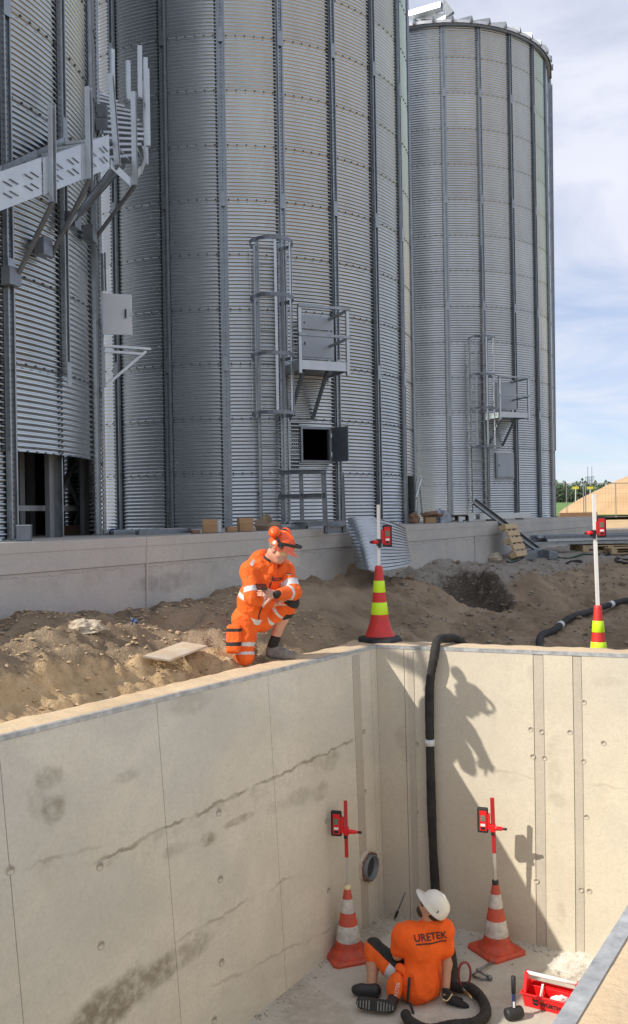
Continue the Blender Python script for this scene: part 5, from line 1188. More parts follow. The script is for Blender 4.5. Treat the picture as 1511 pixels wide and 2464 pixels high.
# ------------------------------------------------------------------ background on the right
fz = lambda Y: 1.05+np.clip((Y-55)/200, 0, 3)*2.6
xs = np.linspace(-60, 420, 40); ys = np.concatenate([np.linspace(54, 130, 20), np.linspace(140, 420, 15)])
FX, FY = np.meshgrid(xs, ys, indexing='ij'); FZ_ = fz(FY)+.15*fbm2(FX*.05, FY*.05, 2); I = np.arange(FX.size).reshape(FX.shape)
np_o = np_obj('field', np.stack([FX, FY, FZ_], -1).reshape(-1, 3), np.stack([I[:-1, :-1], I[1:, :-1], I[1:, 1:], I[:-1, 1:]], -1).reshape(-1, 4), M['field_green']); tag(np_o, 'bright green field beyond the site fence', None, None, 'structure')
# sand heap
mc = at_y(1745, 1240, 62); xs = np.linspace(-16, 14, 130); ys = np.linspace(-9, 9, 70); MX, MY = np.meshgrid(xs, ys, indexing='ij')
r = np.sqrt((MX/11.6)**2+(MY/9)**2)+.03*fbm2(MX*.4, MY*.4, 3); MZ = 5.1*np.clip(1-r, 0, 1)**.72+.16*fbm2(MX*.8, MY*.8, 4)*np.clip(1.15-r, 0, .4)+.9+.1*fbm2(MX*2.1, MY*2.1, 3)*np.clip(1.1-r, 0, .5)
MZ = np.minimum(MZ, 4.75+.35*fbm2(MX*.35, MY*.35, 3)); MZ = np.where(r > 1.0, .3, MZ); I = np.arange(MX.size).reshape(MX.shape)
o = np_obj('sand_heap', np.stack([MX+mc.x, MY+62, MZ], -1).reshape(-1, 3), np.stack([I[:-1, :-1], I[1:, :-1], I[1:, 1:], I[:-1, 1:]], -1).reshape(-1, 4), M['sand_pile']); tag(o, 'big heap of yellow sand behind the site fence', None, None, 'structure')
# site fence
def fence_panel(x0, x1, Y, label):
    a, c_ = at_y(x0, 1247, Y), at_y(x1, 1247, Y); a.z = c_.z = at_y(1410, 1247, Y).z; h = at_y(1410, 1164, Y).z-a.z; T = thing('fence_panel', label, 'fence', tuple(a), 'mesh panels of the site fence')
    for p in (a, c_): MB().tube([p, p+UZ*(h+.06)], .030, 6).build('post', M['wire'], T)
    for k in (.03, 1.0): MB().tube([a+UZ*h*k, c_+UZ*h*k], .024, 6).build('rail', M['wire'], T)
    m = lerp(a, c_, .5); MB().tube([m, m+UZ*h], .026, 6).build('stay', M['wire'], T)
    b = MB(); n = int((c_-a).length/.16)
    for i in range(1, n): p = lerp(a, c_, i/n); b.bar(p+UZ*.05, p+UZ*h, .006, .006)
    for k in (.2, .45, .7, .85): b.bar(a+UZ*h*k, c_+UZ*h*k, .006, .006)
    b.build('mesh', M['wire'], T, kind='stuff'); return T
fence_panel(1324, 1405, 50, 'fence panel beside the farthest silo'); fence_panel(1410, 1555, 50, 'fence panel in front of the sand heap at the right edge')
a, c_ = at_y(1345, 1240, 46), at_y(1435, 1238, 46); b = MB(); b.bar(a, c_, .3, .25); o = b.build('timber_beam', M['rust_beam'], None, loc=tuple(a)); tag(o, 'brown timber beam lying at the foot of the fence', 'beam')
for x, y0, y1, lab in ((1385, 1174, 1212, 'left yellow sign on a post in the field'), (1420, 1174, 1212, 'right yellow sign partly behind the sand heap')):
    p = at_y(x, y1, 110); t = at_y(x, y0, 110); T = thing('yellow_sign', lab, 'sign', tuple(p), 'yellow marker signs in the field'); MB().bar(p, t, .07, .07).build('post', M['rod_white'], T)
    b = MB(); b.box(t, (.78, .05, .30)); b.build('board', M['sign_yellow'], T)
# far trees
b = MB(); rr = random.Random(3); tr = MB()
for i in range(70):
    x = 1325+rr.random()*150; Y = rr.uniform(250, 275); base = at_y(x, 1212, Y); hgt = rr.uniform(4.2, 6.0)*(1.0 if rr.random() < .8 else 1.2); w = hgt*rr.uniform(.26, .36)
    tr.bar(base, base+UZ*hgt*.6, .25, .25)
    for k in range(130):
        t = rr.random(); ph = rr.uniform(0, 2*math.pi); u = rr.random()**.5; rad = w*(math.sin(math.pi*min(1, .12+.88*t))**.7)*u*(1+.3*math.sin(3*ph+i))
        c = base+Vector((rad*math.cos(ph), rad*math.sin(ph), hgt*(.05+.95*t))); s = rr.uniform(.18, .42); n = Vector((rr.uniform(-1, 1), rr.uniform(-1, .2), rr.uniform(-.2, 1))).normalized(); e = n.orthogonal().normalized(); f = n.cross(e)
        b.add([c+e*s, c+f*s*.8, c-e*s, c-f*s*.8], [(0, 1, 2, 3)])
wood = thing('far_wood', 'dark green wood on the horizon behind the field', 'trees', tuple(at_y(1390, 1212, 260)), None, 'stuff'); b.build('crowns', M['leaf_far'], wood, kind='stuff'); tr.build('trunks', M['trunk_far'], wood, kind='stuff')
# power-line mast
T = thing('power_mast', 'twin-legged power line mast beyond the far wood', 'mast', tuple(at_y(1420, 1212, 430)))
yb, yt = 1214, 1146
for x in (1414, 1424):
    p = at_y(x, yb, 430); q = at_y(x, 1122, 430); MB().bar(p, at_y(x, yt, 430), .55, .55).build('leg', M['mast_grey'], T); MB().bar(at_y(x, yt, 430), q, .22, .22).build('spike', M['mast_grey'], T)
MB().bar(at_y(1408, 1149, 430), at_y(1430, 1147, 430), .35, .35).build('crossarm', M['mast_grey'], T)
MB().bar(at_y(1414, 1170, 430), at_y(1424, 1150, 430), .22, .22).build('brace', M['mast_grey'], T); MB().bar(at_y(1424, 1170, 430), at_y(1414, 1150, 430), .22, .22).build('brace', M['mast_grey'], T)
for x in (1409, 1419, 1429): MB().bar(at_y(x, 1149, 430), at_y(x, 1156, 430), .2, .2).build('insulator', M['mast_grey'], T)
for i, x in enumerate((1409, 1429)): 
    b = MB(); b.tube(spline([at_y(x, 1156, 430), at_y(1385, 1164, 400), at_y(1340, 1160, 360), at_y(1290, 1140, 320)], 6), .05, 4); b.build('wire', M['mast_grey'], T)

# ------------------------------------------------------------------ people: smooth-blended limbs meshed as one surface
class Body:
    def __init__(s, h=.008, k=.03): s.P = []; s.h = h; s.k = k; s.disp = None
    def limb(s, a, b, ra, rb, t=0, k=None, sub=False): s.P.append(('l', np.array(a, float), np.array(b, float), ra, rb, t, k or s.k, sub)); return s
    def ell(s, c, r, Rm=None, t=0, k=None, sub=False): s.P.append(('e', np.array(c, float), np.array(r, float), np.array(Rm if Rm is not None else np.eye(3), float), None, t, k or s.k, sub)); return s
    @staticmethod
    def d(p, X):
        if p[0] == 'l':
            a, b, ra, rb = p[1:5]; ab = b-a; L = max(1e-9, ab@ab); t = np.clip(((X-a)@ab)/L, 0, 1); q = X-a-t[..., None]*ab; return np.sqrt((q*q).sum(-1))-(ra+(rb-ra)*t)
        c, r, Rm = p[1:4]; q = (X-c)@Rm; k0 = np.sqrt(((q/r)**2).sum(-1)); k1 = np.sqrt(((q/(r*r))**2).sum(-1)); return k0*(k0-1)/np.maximum(k1, 1e-6)
    def box(s):
        lo = np.full(3, 1e9); hi = -lo
        for p in s.P:
            if p[-1]: continue
            if p[0] == 'l':
                r = max(p[3], p[4])+.03
                for q in (p[1], p[2]): lo = np.minimum(lo, q-r); hi = np.maximum(hi, q+r)
            else: r = p[2].max()+.03; lo = np.minimum(lo, p[1]-r); hi = np.maximum(hi, p[1]+r)
        return lo, hi
    def mesh(s):
        lo, hi = s.box(); n = np.ceil((hi-lo)/s.h).astype(int)+1; D = np.full(n, 1.0, np.float32); h = s.h
        ax = [lo[i]+h*np.arange(n[i]) for i in range(3)]
        for p in s.P:
            if p[0] == 'l': r = max(p[3], p[4])+p[6]+.05; l = np.minimum(p[1], p[2])-r; u = np.maximum(p[1], p[2])+r
            else: r = p[2].max()+p[6]+.05; l = p[1]-r; u = p[1]+r
            i0 = np.clip(((l-lo)/h).astype(int), 0, n-1); i1 = np.clip(((u-lo)/h).astype(int)+2, 1, n)
            sl = tuple(slice(a, b) for a, b in zip(i0, i1)); X = np.stack(np.meshgrid(*[ax[i][sl[i]] for i in range(3)], indexing='ij'), -1)
            if X.size == 0: continue
            di = s.d(p, X); d0 = D[sl]; k = p[6]
            if p[7]: di = -di; hh = np.clip(.5-.5*(d0-di)/k, 0, 1); D[sl] = d0*(1-hh)+di*hh+k*hh*(1-hh)
            else: hh = np.clip(.5+.5*(d0-di)/k, 0, 1); D[sl] = d0*(1-hh)+di*hh-k*hh*(1-hh)
        if s.disp:
            m = np.abs(D) < .03; idx = np.argwhere(m); X = lo+h*idx; D[m] += s.disp(X).astype(np.float32)
        return s.nets(D, lo)
    def nets(s, D, lo):
        h = s.h; S = D < 0; n = np.array(D.shape); cid = lambda i, j, k: (i*n[1]+j)*n[2]+k
        cells = []; pos = []; quads = []; flips = []
        for ax in range(3):
            o = [0, 0, 0]; o[ax] = 1; sa = tuple(slice(0, n[i]-o[i]) for i in range(3)); sb = tuple(slice(o[i], n[i]) for i in range(3))
            c = np.argwhere(S[sa] != S[sb]); 
            if len(c) == 0: continue
            a = D[sa][tuple(c.T)]; b = D[sb][tuple(c.T)]; t = a/(a-b); P = lo+h*(c+np.array(o)*t[:, None])
            u, v = [(1, 2), (2, 0), (0, 1)][ax]; du = np.zeros(3, int); dv = np.zeros(3, int); du[u] = 1; dv[v] = 1
            q = [c-du-dv, c-dv, c, c-du]; ids = np.stack([cid(*x.T) for x in q], 1)
            for j in range(4): cells.append(ids[:, j]); pos.append(P)
            inside = S[sa][tuple(c.T)]; ids = np.where(inside[:, None], ids, ids[:, ::-1]); quads.append(ids)
        cells = np.concatenate(cells); pos = np.concatenate(pos); quads = np.concatenate(quads)
        un, iv = np.unique(cells, return_inverse=True); cnt = np.bincount(iv); V = np.stack([np.bincount(iv, pos[:, i])/cnt for i in range(3)], 1)
        return V, np.searchsorted(un, quads)
    def tags(s, X):
        d = np.stack([s.d(p, X) for p in s.P if not p[7]], 0); i = d.argmin(0); P = [p for p in s.P if not p[7]]; T = np.array([p[5] for p in P])[i]
        t = np.zeros(len(X))
        for j, p in enumerate(P):
            if p[0] == 'l':
                m = i == j
                if m.any(): ab = p[2]-p[1]; t[m] = np.clip(((X[m]-p[1])@ab)/(ab@ab), 0, 1)
        return T, t
    def build(s, name, mats, parent, rule=None, label=None):
        V, F = s.mesh(); mi = None
        if rule is not None: C = V[F].mean(1); T, t = s.tags(C); mi = rule(C, T, t)
        o = np_obj(name, V, F, mats, parent, True, mi=mi); 
        if label: o['label'] = label
        return o, V, F
def wrinkle(a=.006, f=14., seed=0.):
    def fn(X):
        W = X+.05*(np.stack([vnoise3(X*7+seed), vnoise3(X*7+seed+9), vnoise3(X*7+seed+21)], -1)-.5)
        n1 = vnoise3(W*np.array([f*.85, f*.85, f*.42])+seed); n2 = vnoise3(W@np.array([[.8, .1, .6], [-.2, 1, .1], [-.6, 0, .8]])*np.array([f*2.1, f*1.6, f*.8])+seed+4)
        return a*(2.6*(np.abs(n1-.5)*2-.45)*.6+.75*(np.abs(n2-.5)*2-.45)*.6)
    return fn
def jt(x, y, Y): return np.array(at_y(x, y, Y))
def frame3(fwd, up):
    f = np.array(fwd, float); f /= np.linalg.norm(f); u = np.array(up, float); u -= f*(u@f); u /= np.linalg.norm(u); l = np.cross(u, f); return np.stack([f, l, u], 1)    # columns: forward, left, up
def add_head(B, c, Fm, s=1., k=.02, t=1):
    g = lambda f, l, u: np.array(c)+Fm@np.array([f, l, u])*s
    B.ell(g(-.012, 0, .045), np.array([.098, .077, .098])*s, Fm, t, k); B.ell(g(.018, 0, -.035), np.array([.072, .062, .085])*s, Fm, t, .03)
    B.ell(g(.055, 0, -.085), np.array([.036, .040, .030])*s, Fm, t, .025)                       # chin
    B.limb(g(.088, 0, .018), g(.108, 0, -.022), .010*s, .015*s, t, .012)                       # nose
    B.ell(g(.075, 0, .032), np.array([.022, .055, .010])*s, Fm, t, .015)                        # brow
    B.ell(g(.083, 0, -.062), np.array([.012, .026, .008])*s, Fm, t, .010); B.ell(g(.096, 0, -.054), np.array([.010, .03, .0035])*s, Fm, t, .006, True)
    for e in (-1, 1):
        B.ell(g(.085, e*.032, .010), np.array([.016, .017, .012])*s, Fm, t, .008, True); B.ell(g(.072, e*.032, .010), np.array([.014, .014, .011])*s, Fm, t, .004)
        B.ell(g(.05, e*.052, -.02), np.array([.03, .018, .025])*s, Fm, t, .02)                   # cheek
        B.ell(g(-.012, e*.078, -.002), np.array([.022, .010, .034])*s, Fm, t, .008); B.ell(g(-.004, e*.088, .002), np.array([.010, .006, .018])*s, Fm, t, .005, True)
    return g
def add_hand(B, w, d, n, L=.19, curl=(.3, .5, .4), spread=.10, side=1, t=4, fat=1., thumb=(.75, .45)):
    # w wrist, d pointing direction, n back-of-hand normal, side +1: thumb towards +(d x n)
    w = np.array(w, float); d = np.array(d, float); d /= np.linalg.norm(d); n = np.array(n, float); n -= d*(n@d); n /= np.linalg.norm(n); c = np.cross(d, n)*side
    pl = L*.50
    for o, r in ((-.032, .013), (-.011, .015), (.011, .015), (.030, .014)): B.limb(w+c*o*.55, w+d*pl+c*o, .017*fat, r*fat, t, .018)
    def rot(v, axis, a): return v*math.cos(a)+np.cross(axis, v)*math.sin(a)+axis*(axis@v)*(1-math.cos(a))
    for i, (o, ln, r) in enumerate(((.032, .075, .0088), (.011, .083, .009), (-.011, .078, .0088), (-.031, .062, .008))):
        o *= 1+(fat-1)*.9; p = w+d*pl+c*o; v = rot(d, n, spread*(i-1.5)*(-1 if side > 0 else 1)*.9); ax = np.cross(v, n); ax /= np.linalg.norm(ax)
        for j, f in enumerate((.45, .30, .25)):
            v = rot(v, -ax, curl[j]) if True else v; q = p+v*ln*f; B.limb(p, q, r*fat*(1-.08*j), r*fat*(1-.08*(j+1)), t, .006); p = q
    p = w+d*.025+c*.022; v = d*math.cos(thumb[0])+c*math.sin(thumb[0]); q = p+v*.045; B.limb(p, q, .017*fat, .012*fat, t, .014)
    v2 = d*math.cos(thumb[1])+c*math.sin(thumb[1])-n*.25; v2 /= np.linalg.norm(v2); B.limb(q, q+v2*.03, .0115*fat, .0105*fat, t, .008); B.limb(q+v2*.03, q+v2*.055, .0105*fat, .009*fat, t, .006)
def shell_cap(c, Fm, prof, n=28, brim=None):       # helmet-like dome: prof list of (radius scale, height)
    V = []; 
    for k, (r, z) in enumerate(prof):
        for j in range(n):
            a = 2*math.pi*j/n; f = math.cos(a); l = math.sin(a); ext = 0.
            if brim: ext = brim(k, a)
            V.append(np.array(c)+Fm@np.array([f*(r*1.17)+ext, l*r*.97, z]))
    F = [(k*n+j, k*n+(j+1) % n, (k+1)*n+(j+1) % n, (k+1)*n+j) for k in range(len(prof)-1) for j in range(n)]
    return V, F, n
def patch_on(bvh, o, ex, ey, dr, pts, off=.004):
    out = []
    for x, y in pts:
        p = Vector(o)+ex*x+ey*y; h = bvh.ray_cast(p-dr*.4, dr); out.append((h[0] if h[0] else p)-dr*off)
    return out
def text_on(V, F, parent, o, ex, ey, dr, txt, size, m, name='lettering', bar=None, bold=0., off=.005):
    bvh = BVHTree.FromPolygons([tuple(v) for v in V], [tuple(int(i) for i in f) for f in F])
    def fn(x, y): return patch_on(bvh, o, ex, ey, dr, [(x, y)], off)[0]
    tx = lay_text(text_mesh(txt, size, bold), fn, name, m, parent)
    if bar:
        x0, x1, y0, y1 = bar; n = 14; b = MB(); vs = []
        for i in range(n+1): vs += [fn(lerp(x0, x1, i/n), y0), fn(lerp(x0, x1, i/n), y1)]
        b.add(vs, [(2*i, 2*i+2, 2*i+3, 2*i+1) for i in range(n)]); b.build('underline', M[m], parent)
    return bvh

# ---- kneeling person on the wall top --------------------------------------------------------------
def kneeling():
    Rh, Lh = jt(588, 1492, 8.66), jt(632, 1488, 8.72); Rk = jt(589, 1584, 8.60); Rf = jt(575, 1570, 9.02); Rk[2] = max(Rk[2], .07); Rf[2] = .06
    Lk = jt(697, 1447, 8.62); La_ = jt(655, 1556, 8.80); 
    Pv, Be, Ch, Nb = jt(610, 1478, 8.68), jt(616, 1442, 8.64), jt(636, 1393, 8.60), jt(652, 1348, 8.55)
    Rs, Ls = jt(600, 1373, 8.46), jt(686, 1372, 8.66); Re, Rw = jt(607, 1440, 8.36), jt(655, 1452, 8.43)
    Le, Lw = jt(706, 1425, 8.52), jt(664, 1431, 8.30); Hc = jt(670, 1324, 8.46)
    T = thing('person', 'person in orange hooded jacket and shorts kneeling on the pit wall with a phone', 'person', (Rk[0], Rk[1], 0.0))
    Fm = frame3((.80, -.42, -.52), (.42, -.12, .9))
    B = Body(.0062, .03)
    B.limb(Pv, Ch, .13, .15, 0).limb(Ch, Nb, .13, .07, 0); B.limb(Nb, Hc+Fm@np.array([-.035, 0, -.05]), .062, .060, 1, .03); add_head(B, Hc, Fm)
    B.limb(Rh, Rk, .08, .055, 0); B.limb(Rk, Rf, .055, .045, 0); B.limb(Lh, Lk, .08, .058, 0)
    calf = lerp(Lk, La_, .38)+np.array([-.012, .03, 0]); B.limb(Lk, calf, .058, .062, 2, .03).limb(calf, La_, .060, .040, 2, .03)
    B.limb(La_, La_+np.array([.05, -.02, -.05]), .04, .04, 2)
    B.limb(Rs, Re, .05, .045, 0).limb(Re, Rw, .043, .032, 0).limb(Ls, Le, .05, .045, 0).limb(Le, Lw, .043, .030, 0)
    d = jt(628, 1424, 8.27)-Lw; add_hand(B, Lw+d*.05, d, (.25, -.9, .25), L=.185, curl=(.25, .35, .25), spread=.05, side=-1, thumb=(1.0, 1.0), fat=1.12)
    add_hand(B, Rw, jt(688, 1436, 8.52)-Rw, (.1, -.7, .7), curl=(.2, .3, .2), side=1)
    body, V, F = B.build('body', [M['skin']], T)
    # hair band at the back of the head
    b = Body(.006, .01); b.ell(Hc+Fm@np.array([-.035, 0, .035]), (.085, .079, .075), Fm); b.ell(Hc+Fm@np.array([.075, 0, -.02]), (.09, .12, .12), Fm, sub=True); b.ell(Hc+Fm@np.array([-.01, 0, -.10]), (.12, .12, .085), Fm, sub=True); b.build('hair', [M['hair_grey']], T)
    # jacket
    J = Body(.0060, .045); J.disp = wrinkle(.012, 13, 2.)
    J.limb(Pv+np.array([-.005, 0, .0]), Be, .155, .160, 0, .05).limb(Be, Ch, .160, .160, 0, .06).limb(Ch, lerp(Ch, Nb, .75), .160, .095, 0, .06)
    J.limb(lerp(Rs, Nb, .35), Rs, .085, .086, 0, .05).limb(lerp(Ls, Nb, .35), Ls, .085, .082, 0, .05)
    J.limb(Rs, Re, .080, .066, 1, .03).limb(Re, lerp(Re, Rw, .85), .066, .052, 2, .025).limb(Ls, Le, .080, .068, 3, .03).limb(Le, lerp(Le, Lw, .80), .068, .052, 4, .025)
    hood = Nb+Fm@np.array([-.10, .0, -.02]); J.ell(hood+np.array([-.035, .02, -.01]), (.10, .12, .06), frame3((.7, -.3, .5), (-.5, .1, .9)), 5, .04)
    J.ell(Nb+Fm@np.array([.035, 0, .03]), (.082, .078, .11), Fm, 0, .02, True)
    up = np.array([0, 0, 1.])
    ax = (Ch-Pv)/np.linalg.norm(Ch-Pv)
    def rule(C, Tg, t):
        m = np.zeros(len(C), int); hgt = (C-Pv)@ax
        m[(Tg == 0) & (((hgt > .155) & (hgt < .20)) | ((hgt > -.045) & (hgt < .01)))] = 1
        m[(Tg == 1) & (t > .62) & (t < .80)] = 1; m[(Tg == 2) & (t > .55) & (t < .68)] = 1
        m[(Tg == 3) & (t > .55) & (t < .80)] = 1; m[(Tg == 4) & (t > .30) & (t < .48)] = 1
        fr = (C-Nb)@Fm[:, 0]
        return m
    jk, JV, JF = J.build('jacket', [M['hivis_orange'], M['reflective']], T, rule)
    bvh = BVHTree.FromPolygons([tuple(v) for v in JV], [tuple(int(i) for i in f) for f in JF])
    def strip_px(px, w, m, nm):       # narrow tape following the cloth, given by points seen on it
        b = MB(); vs = []; o = Vector((0, 0, HC))
        pts = [Vector(p) for p in px]; hits = []
        for x, y in px:
            dr = Vector(ray(x, y)).normalized(); h = bvh.ray_cast(o, dr); hits.append((h[0] if h[0] else o+dr*8.5)-dr*.004)
        for i, h in enumerate(hits):
            tdir = (hits[min(i+1, len(hits)-1)]-hits[max(i-1, 0)]).normalized(); sd = tdir.cross(Vector((.1, -1, .1))).normalized()*w*.5; vs += [h-sd, h+sd]
        b.add(vs, [(2*i, 2*i+2, 2*i+3, 2*i+1) for i in range(len(hits)-1)]); return b.build(nm, M[m], jk)
    def zz(x, y): return ((530+x/5.596)*.9624, (1290+y/5.596)*.9624)
    strip_px([zz(*p) for p in ((925, 690), (905, 740), (870, 800), (845, 860), (825, 940), (800, 1010))], .014, 'collar_brown', 'zip')
    strip_px([zz(*p) for p in ((700, 1270), (672, 1340), (655, 1400), (655, 1450))], .012, 'collar_brown', 'zip')
    strip_px([zz(*p) for p in ((545, 690), (570, 650), (600, 625))], .035, 'reflective', 'shoulder_patch')
    strip_px([zz(*p) for p in ((850, 908), (900, 908), (945, 906))], .006, 'logo_black', 'chest_logo_line'); strip_px([zz(*p) for p in ((1040, 808), (1075, 808), (1105, 812))], .009, 'logo_black', 'sleeve_tab'); strip_px([zz(*p) for p in ((1040, 820), (1075, 820), (1105, 824))], .006, 'logo_white', 'sleeve_tab')
    c = zz(900, 885); dr = Vector(ray(*c)).normalized(); h = bvh.ray_cast(Vector((0, 0, HC)), dr)
    if h[0]:
        text_on(JV, JF, jk, h[0], Vector((.97, .2, .03)).normalized(), Vector((0, .05, 1)), dr, 'URETEK', .034, 'logo_black', bold=.0006)
    # collar, cuffs, undershirt
    b = Body(.006, .015); b.ell(Nb+np.array([.0, .0, .005]), (.098, .092, .05), frame3((.8, -.4, -.1), (.2, 0, .95)), 0); b.ell(Nb+Fm@np.array([.045, 0, .03]), (.086, .074, .12), Fm, 0, .01, True); b.build('collar', [M['collar_brown']], T)
    b = Body(.006, .015); b.limb(lerp(Nb, Ch, .25)+np.array([.02, -.03, 0]), lerp(Nb, Ch, .6)+np.array([.04, -.085, 0]), .06, .06, 0); b.build('undershirt', [M['tee_orange']], T)
    b = Body(.005, .01); b.limb(lerp(Le, Lw, .80), lerp(Le, Lw, 1.02), .043, .038, 0); b.build('cuff', [M['black_cloth']], T)
    # shorts
    S = Body(.0060, .04); S.disp = wrinkle(.011, 13, 9.)
    S.limb(lerp(Pv, Rh, .6), lerp(Pv, Lh, .6), .142, .142, 0, .05); S.limb(Rh, lerp(Rh, Rk, .55), .115, .100, 1, .04).limb(lerp(Rh, Rk, .55), Rk+np.array([0, 0, .0]), .100, .080, 2, .03)
    S.limb(Rk, lerp(Rk, Rf, .6), .082, .066, 3, .03); S.limb(Lh, lerp(Lh, Lk, .5), .118, .10, 4, .04).limb(lerp(Lh, Lk, .5), Lk, .10, .086, 5, .03); hem = lerp(Lk, calf, .55); S.limb(Lk, hem, .086, .079, 6, .02)
    def rule2(C, Tg, t):
        m = np.zeros(len(C), int); lower = C[:, 2]
        m[(Tg == 5) & (t > .10) & (t < .26)] = 1; m[(Tg == 4) & (t > .42) & (t < .60)] = 1
        m[(Tg == 2) & (t > .15) & (t < .42)] = 1; m[(Tg == 2) & (t > .74) & (t < .92)] = 1
        kn = (C-Lk)@np.array([.6, -.35, .7]); m[((Tg == 5) & (t > .55) | (Tg == 6)) & (kn > .0)] = 2; m[(Tg == 6) & (t > .45) & (t < .8)] = 0; m[(Tg == 6) & (t >= .8)] = 2
        return m
    sh, SV, SF = S.build('shorts', [M['hivis_orange'], M['reflective'], M['black_cloth']], T, rule2)
    # holster pocket
    pk = Body(.006, .02); pk.disp = wrinkle(.004, 20, 3.); p0, p1 = jt(563, 1505, 8.52), jt(562, 1572, 8.50); [pk.limb(p0+np.array([dx, .02, -.03]), p1+np.array([dx*.9, .0, .035]), .036, .038, 0, .02) for dx in (-.038, 0, .038)]
    def rule3(C, Tg, t): z = (C[:, 2]-p1[2])/(p0[2]-p1[2]); m = np.zeros(len(C), int); m[(z > .28) & (z < .42)] = 1; m[(z > .78) & (z < .9)] = 1; return m
    pk.build('pocket', [M['hivis_orange'], M['black_cloth']], T, rule3)
    # sock and shoe
    b = Body(.006, .02); b.limb(lerp(Lk, La_, .80), La_, .050, .052, 0); b.build('sock', [M['black_cloth']], T)
    sole0, sole1 = jt(652, 1573, 8.80), jt(706, 1579, 8.74)
    sole0[2] = max(sole0[2], .05); sole1[2] = max(.05, min(sole1[2], .06)); fdv = sole1-sole0; fdv[2] = 0; fdv /= np.linalg.norm(fdv); sdv = np.array([-fdv[1], fdv[0], 0])
    b = Body(.006, .03); b.disp = wrinkle(.003, 30, 1.); hl = sole0.copy(); b.limb(hl+np.array([0, 0, .03]), La_+np.array([.0, 0, -.01]), .047, .046, 0); b.limb(hl, lerp(sole0, sole1, .62), .046, .047, 0); b.limb(lerp(sole0, sole1, .62), sole1, .047, .036, 0); b.limb(lerp(hl, La_, .7), lerp(sole0, sole1, .55)+np.array([0, 0, .02]), .044, .038, 0)
    def rule4(C, Tg, t): m = np.zeros(len(C), int); m[C[:, 2] < .035] = 1; m[np.abs(((C-hl)@fdv) % .05-.02) < .006] = 1; return m
    b.build('shoe', [M['shoe_grey'], M['sole_grey']], T, rule4)
    b = Body(.007, .03); b.limb(Rf, Rf+np.array([.0, .14, -.02]), .05, .042, 0); b.build('shoe', [M['shoe_grey']], T)
    # helmet
    hcen = Hc+Fm@np.array([.005, 0, .030])
    def brim(k, a):
        e = 0.
        if k <= 1: e += .055*max(0, math.cos(a))**2
        return e
    prof = [(.118, .010), (.118, .018), (.113, .030), (.110, .055), (.102, .088), (.084, .118), (.055, .138), (.02, .146), (.001, .147)]
    Vh, Fh, n = shell_cap(hcen, Fm, prof, 30, brim); hel = np_obj('helmet', Vh, np.array(Fh), [M['helmet_orange']], T)
    hel.modifiers.new('t', 'SOLIDIFY').thickness = .004
    g = lambda f, l, u: Vector(hcen+Fm@np.array([f, l, u]))
    MB().tube([g(-.09, 0, .135), g(-.02, 0, .157), g(.06, 0, .145), g(.11, 0, .105)], [.010, .014, .012, .006], 8).build('ridge', M['helmet_orange'], hel, True)
    for s in (-1, 1):          # ear cups folded up against the back of the shell
        c = g(-.075, s*.115, .120); ax_ = (g(-.075, s*.2, .13)-c).normalized(); e1 = Vector(Fm[:, 0]); e2 = ax_.cross(e1).normalized(); e1 = e2.cross(ax_)
        Mx = Matrix((e1, e2, ax_)).transposed(); b = MB(); b.lathe([(.047, -.03), (.056, -.02), (.058, .0), (.050, .028), (.028, .042), (.0, .045)], 20, c, M=Mx); ec = b.build('ear_cup', M['helmet_orange'], hel, True)
        b = MB(); b.lathe([(.040, -.052), (.050, -.045), (.050, -.03)], 18, c, M=Mx); b.build('cushion', M['black_cloth'], ec, True)
        MB().tube([c, g(.0, s*.122, .075), g(.035, s*.118, .045)], [.008, .012, .014], 8).build('arm', M['black_plastic'], hel, True)
        b = MB(); b.box((0, 0, 0), (.055, .02, .045), Matrix([list(r) for r in Fm])); b.v = [tuple(Vector(v)+g(.045, s*.117, .045)) for v in b.v]; b.build('visor_mount', M['black_plastic'], hel)
    n = 16; arc = lambda th, r, u, f0=.03: g(f0+r*math.cos(th)*1.1, r*math.sin(th), u)
    b = MB()
    for i in range(n):
        t0, t1 = lerp(-1.6, 1.6, i/n), lerp(-1.6, 1.6, (i+1)/n); up0 = lambda t: .05+.055*math.cos(t*.9)
        b.hexa([arc(t0, .125, up0(t0)-.012), arc(t1, .125, up0(t1)-.012), arc(t1, .140, up0(t1)-.012), arc(t0, .140, up0(t0)-.012), arc(t0, .125, up0(t0)+.016), arc(t1, .125, up0(t1)+.016), arc(t1, .140, up0(t1)+.016), arc(t0, .140, up0(t0)+.016)])
    b.build('visor_bow', M['black_plastic'], hel)
    b = MB(); vs = []; m_ = 6
    for i in range(n+1):
        t0 = lerp(-1.15, 1.15, i/n); u0 = .05+.055*math.cos(t0*.9)
        for k in range(m_+1): w = k/m_; vs.append(arc(t0, .142+.055*math.sin(w*1.3), u0-.01-.155*w*math.cos(t0*.55)))
    b.add(vs, [(i*(m_+1)+k, (i+1)*(m_+1)+k, (i+1)*(m_+1)+k+1, i*(m_+1)+k+1) for i in range(n) for k in range(m_)]); b.build('visor', M['clear_visor'], hel, True)
    # safety glasses
    gl = MB(); vs = []; hgt = .022
    gg = lambda f, l, u: Vector(Hc+Fm@np.array([f, l, u]))
    for i in range(9):
        t0 = lerp(-1.2, 1.2, i/8)
        for u in (-.012, .028): vs.append(gg(.035+.072*math.cos(t0), .082*math.sin(t0), u))
    gl.add(vs, [(2*i, 2*i+2, 2*i+3, 2*i+1) for i in range(8)]); gs = gl.build('safety_glasses', M['lens_yellow'], T, True)
    for s in (-1, 1): MB().tube([gg(.06, s*.078, .012), gg(-.02, s*.086, .016)], .004, 6).build('temple', M['tool_red'], gs)
    # phone in the left hand
    ph = thing('smartphone', 'black smartphone held by the kneeling person', 'phone', tuple(jt(628, 1412, 8.25)))
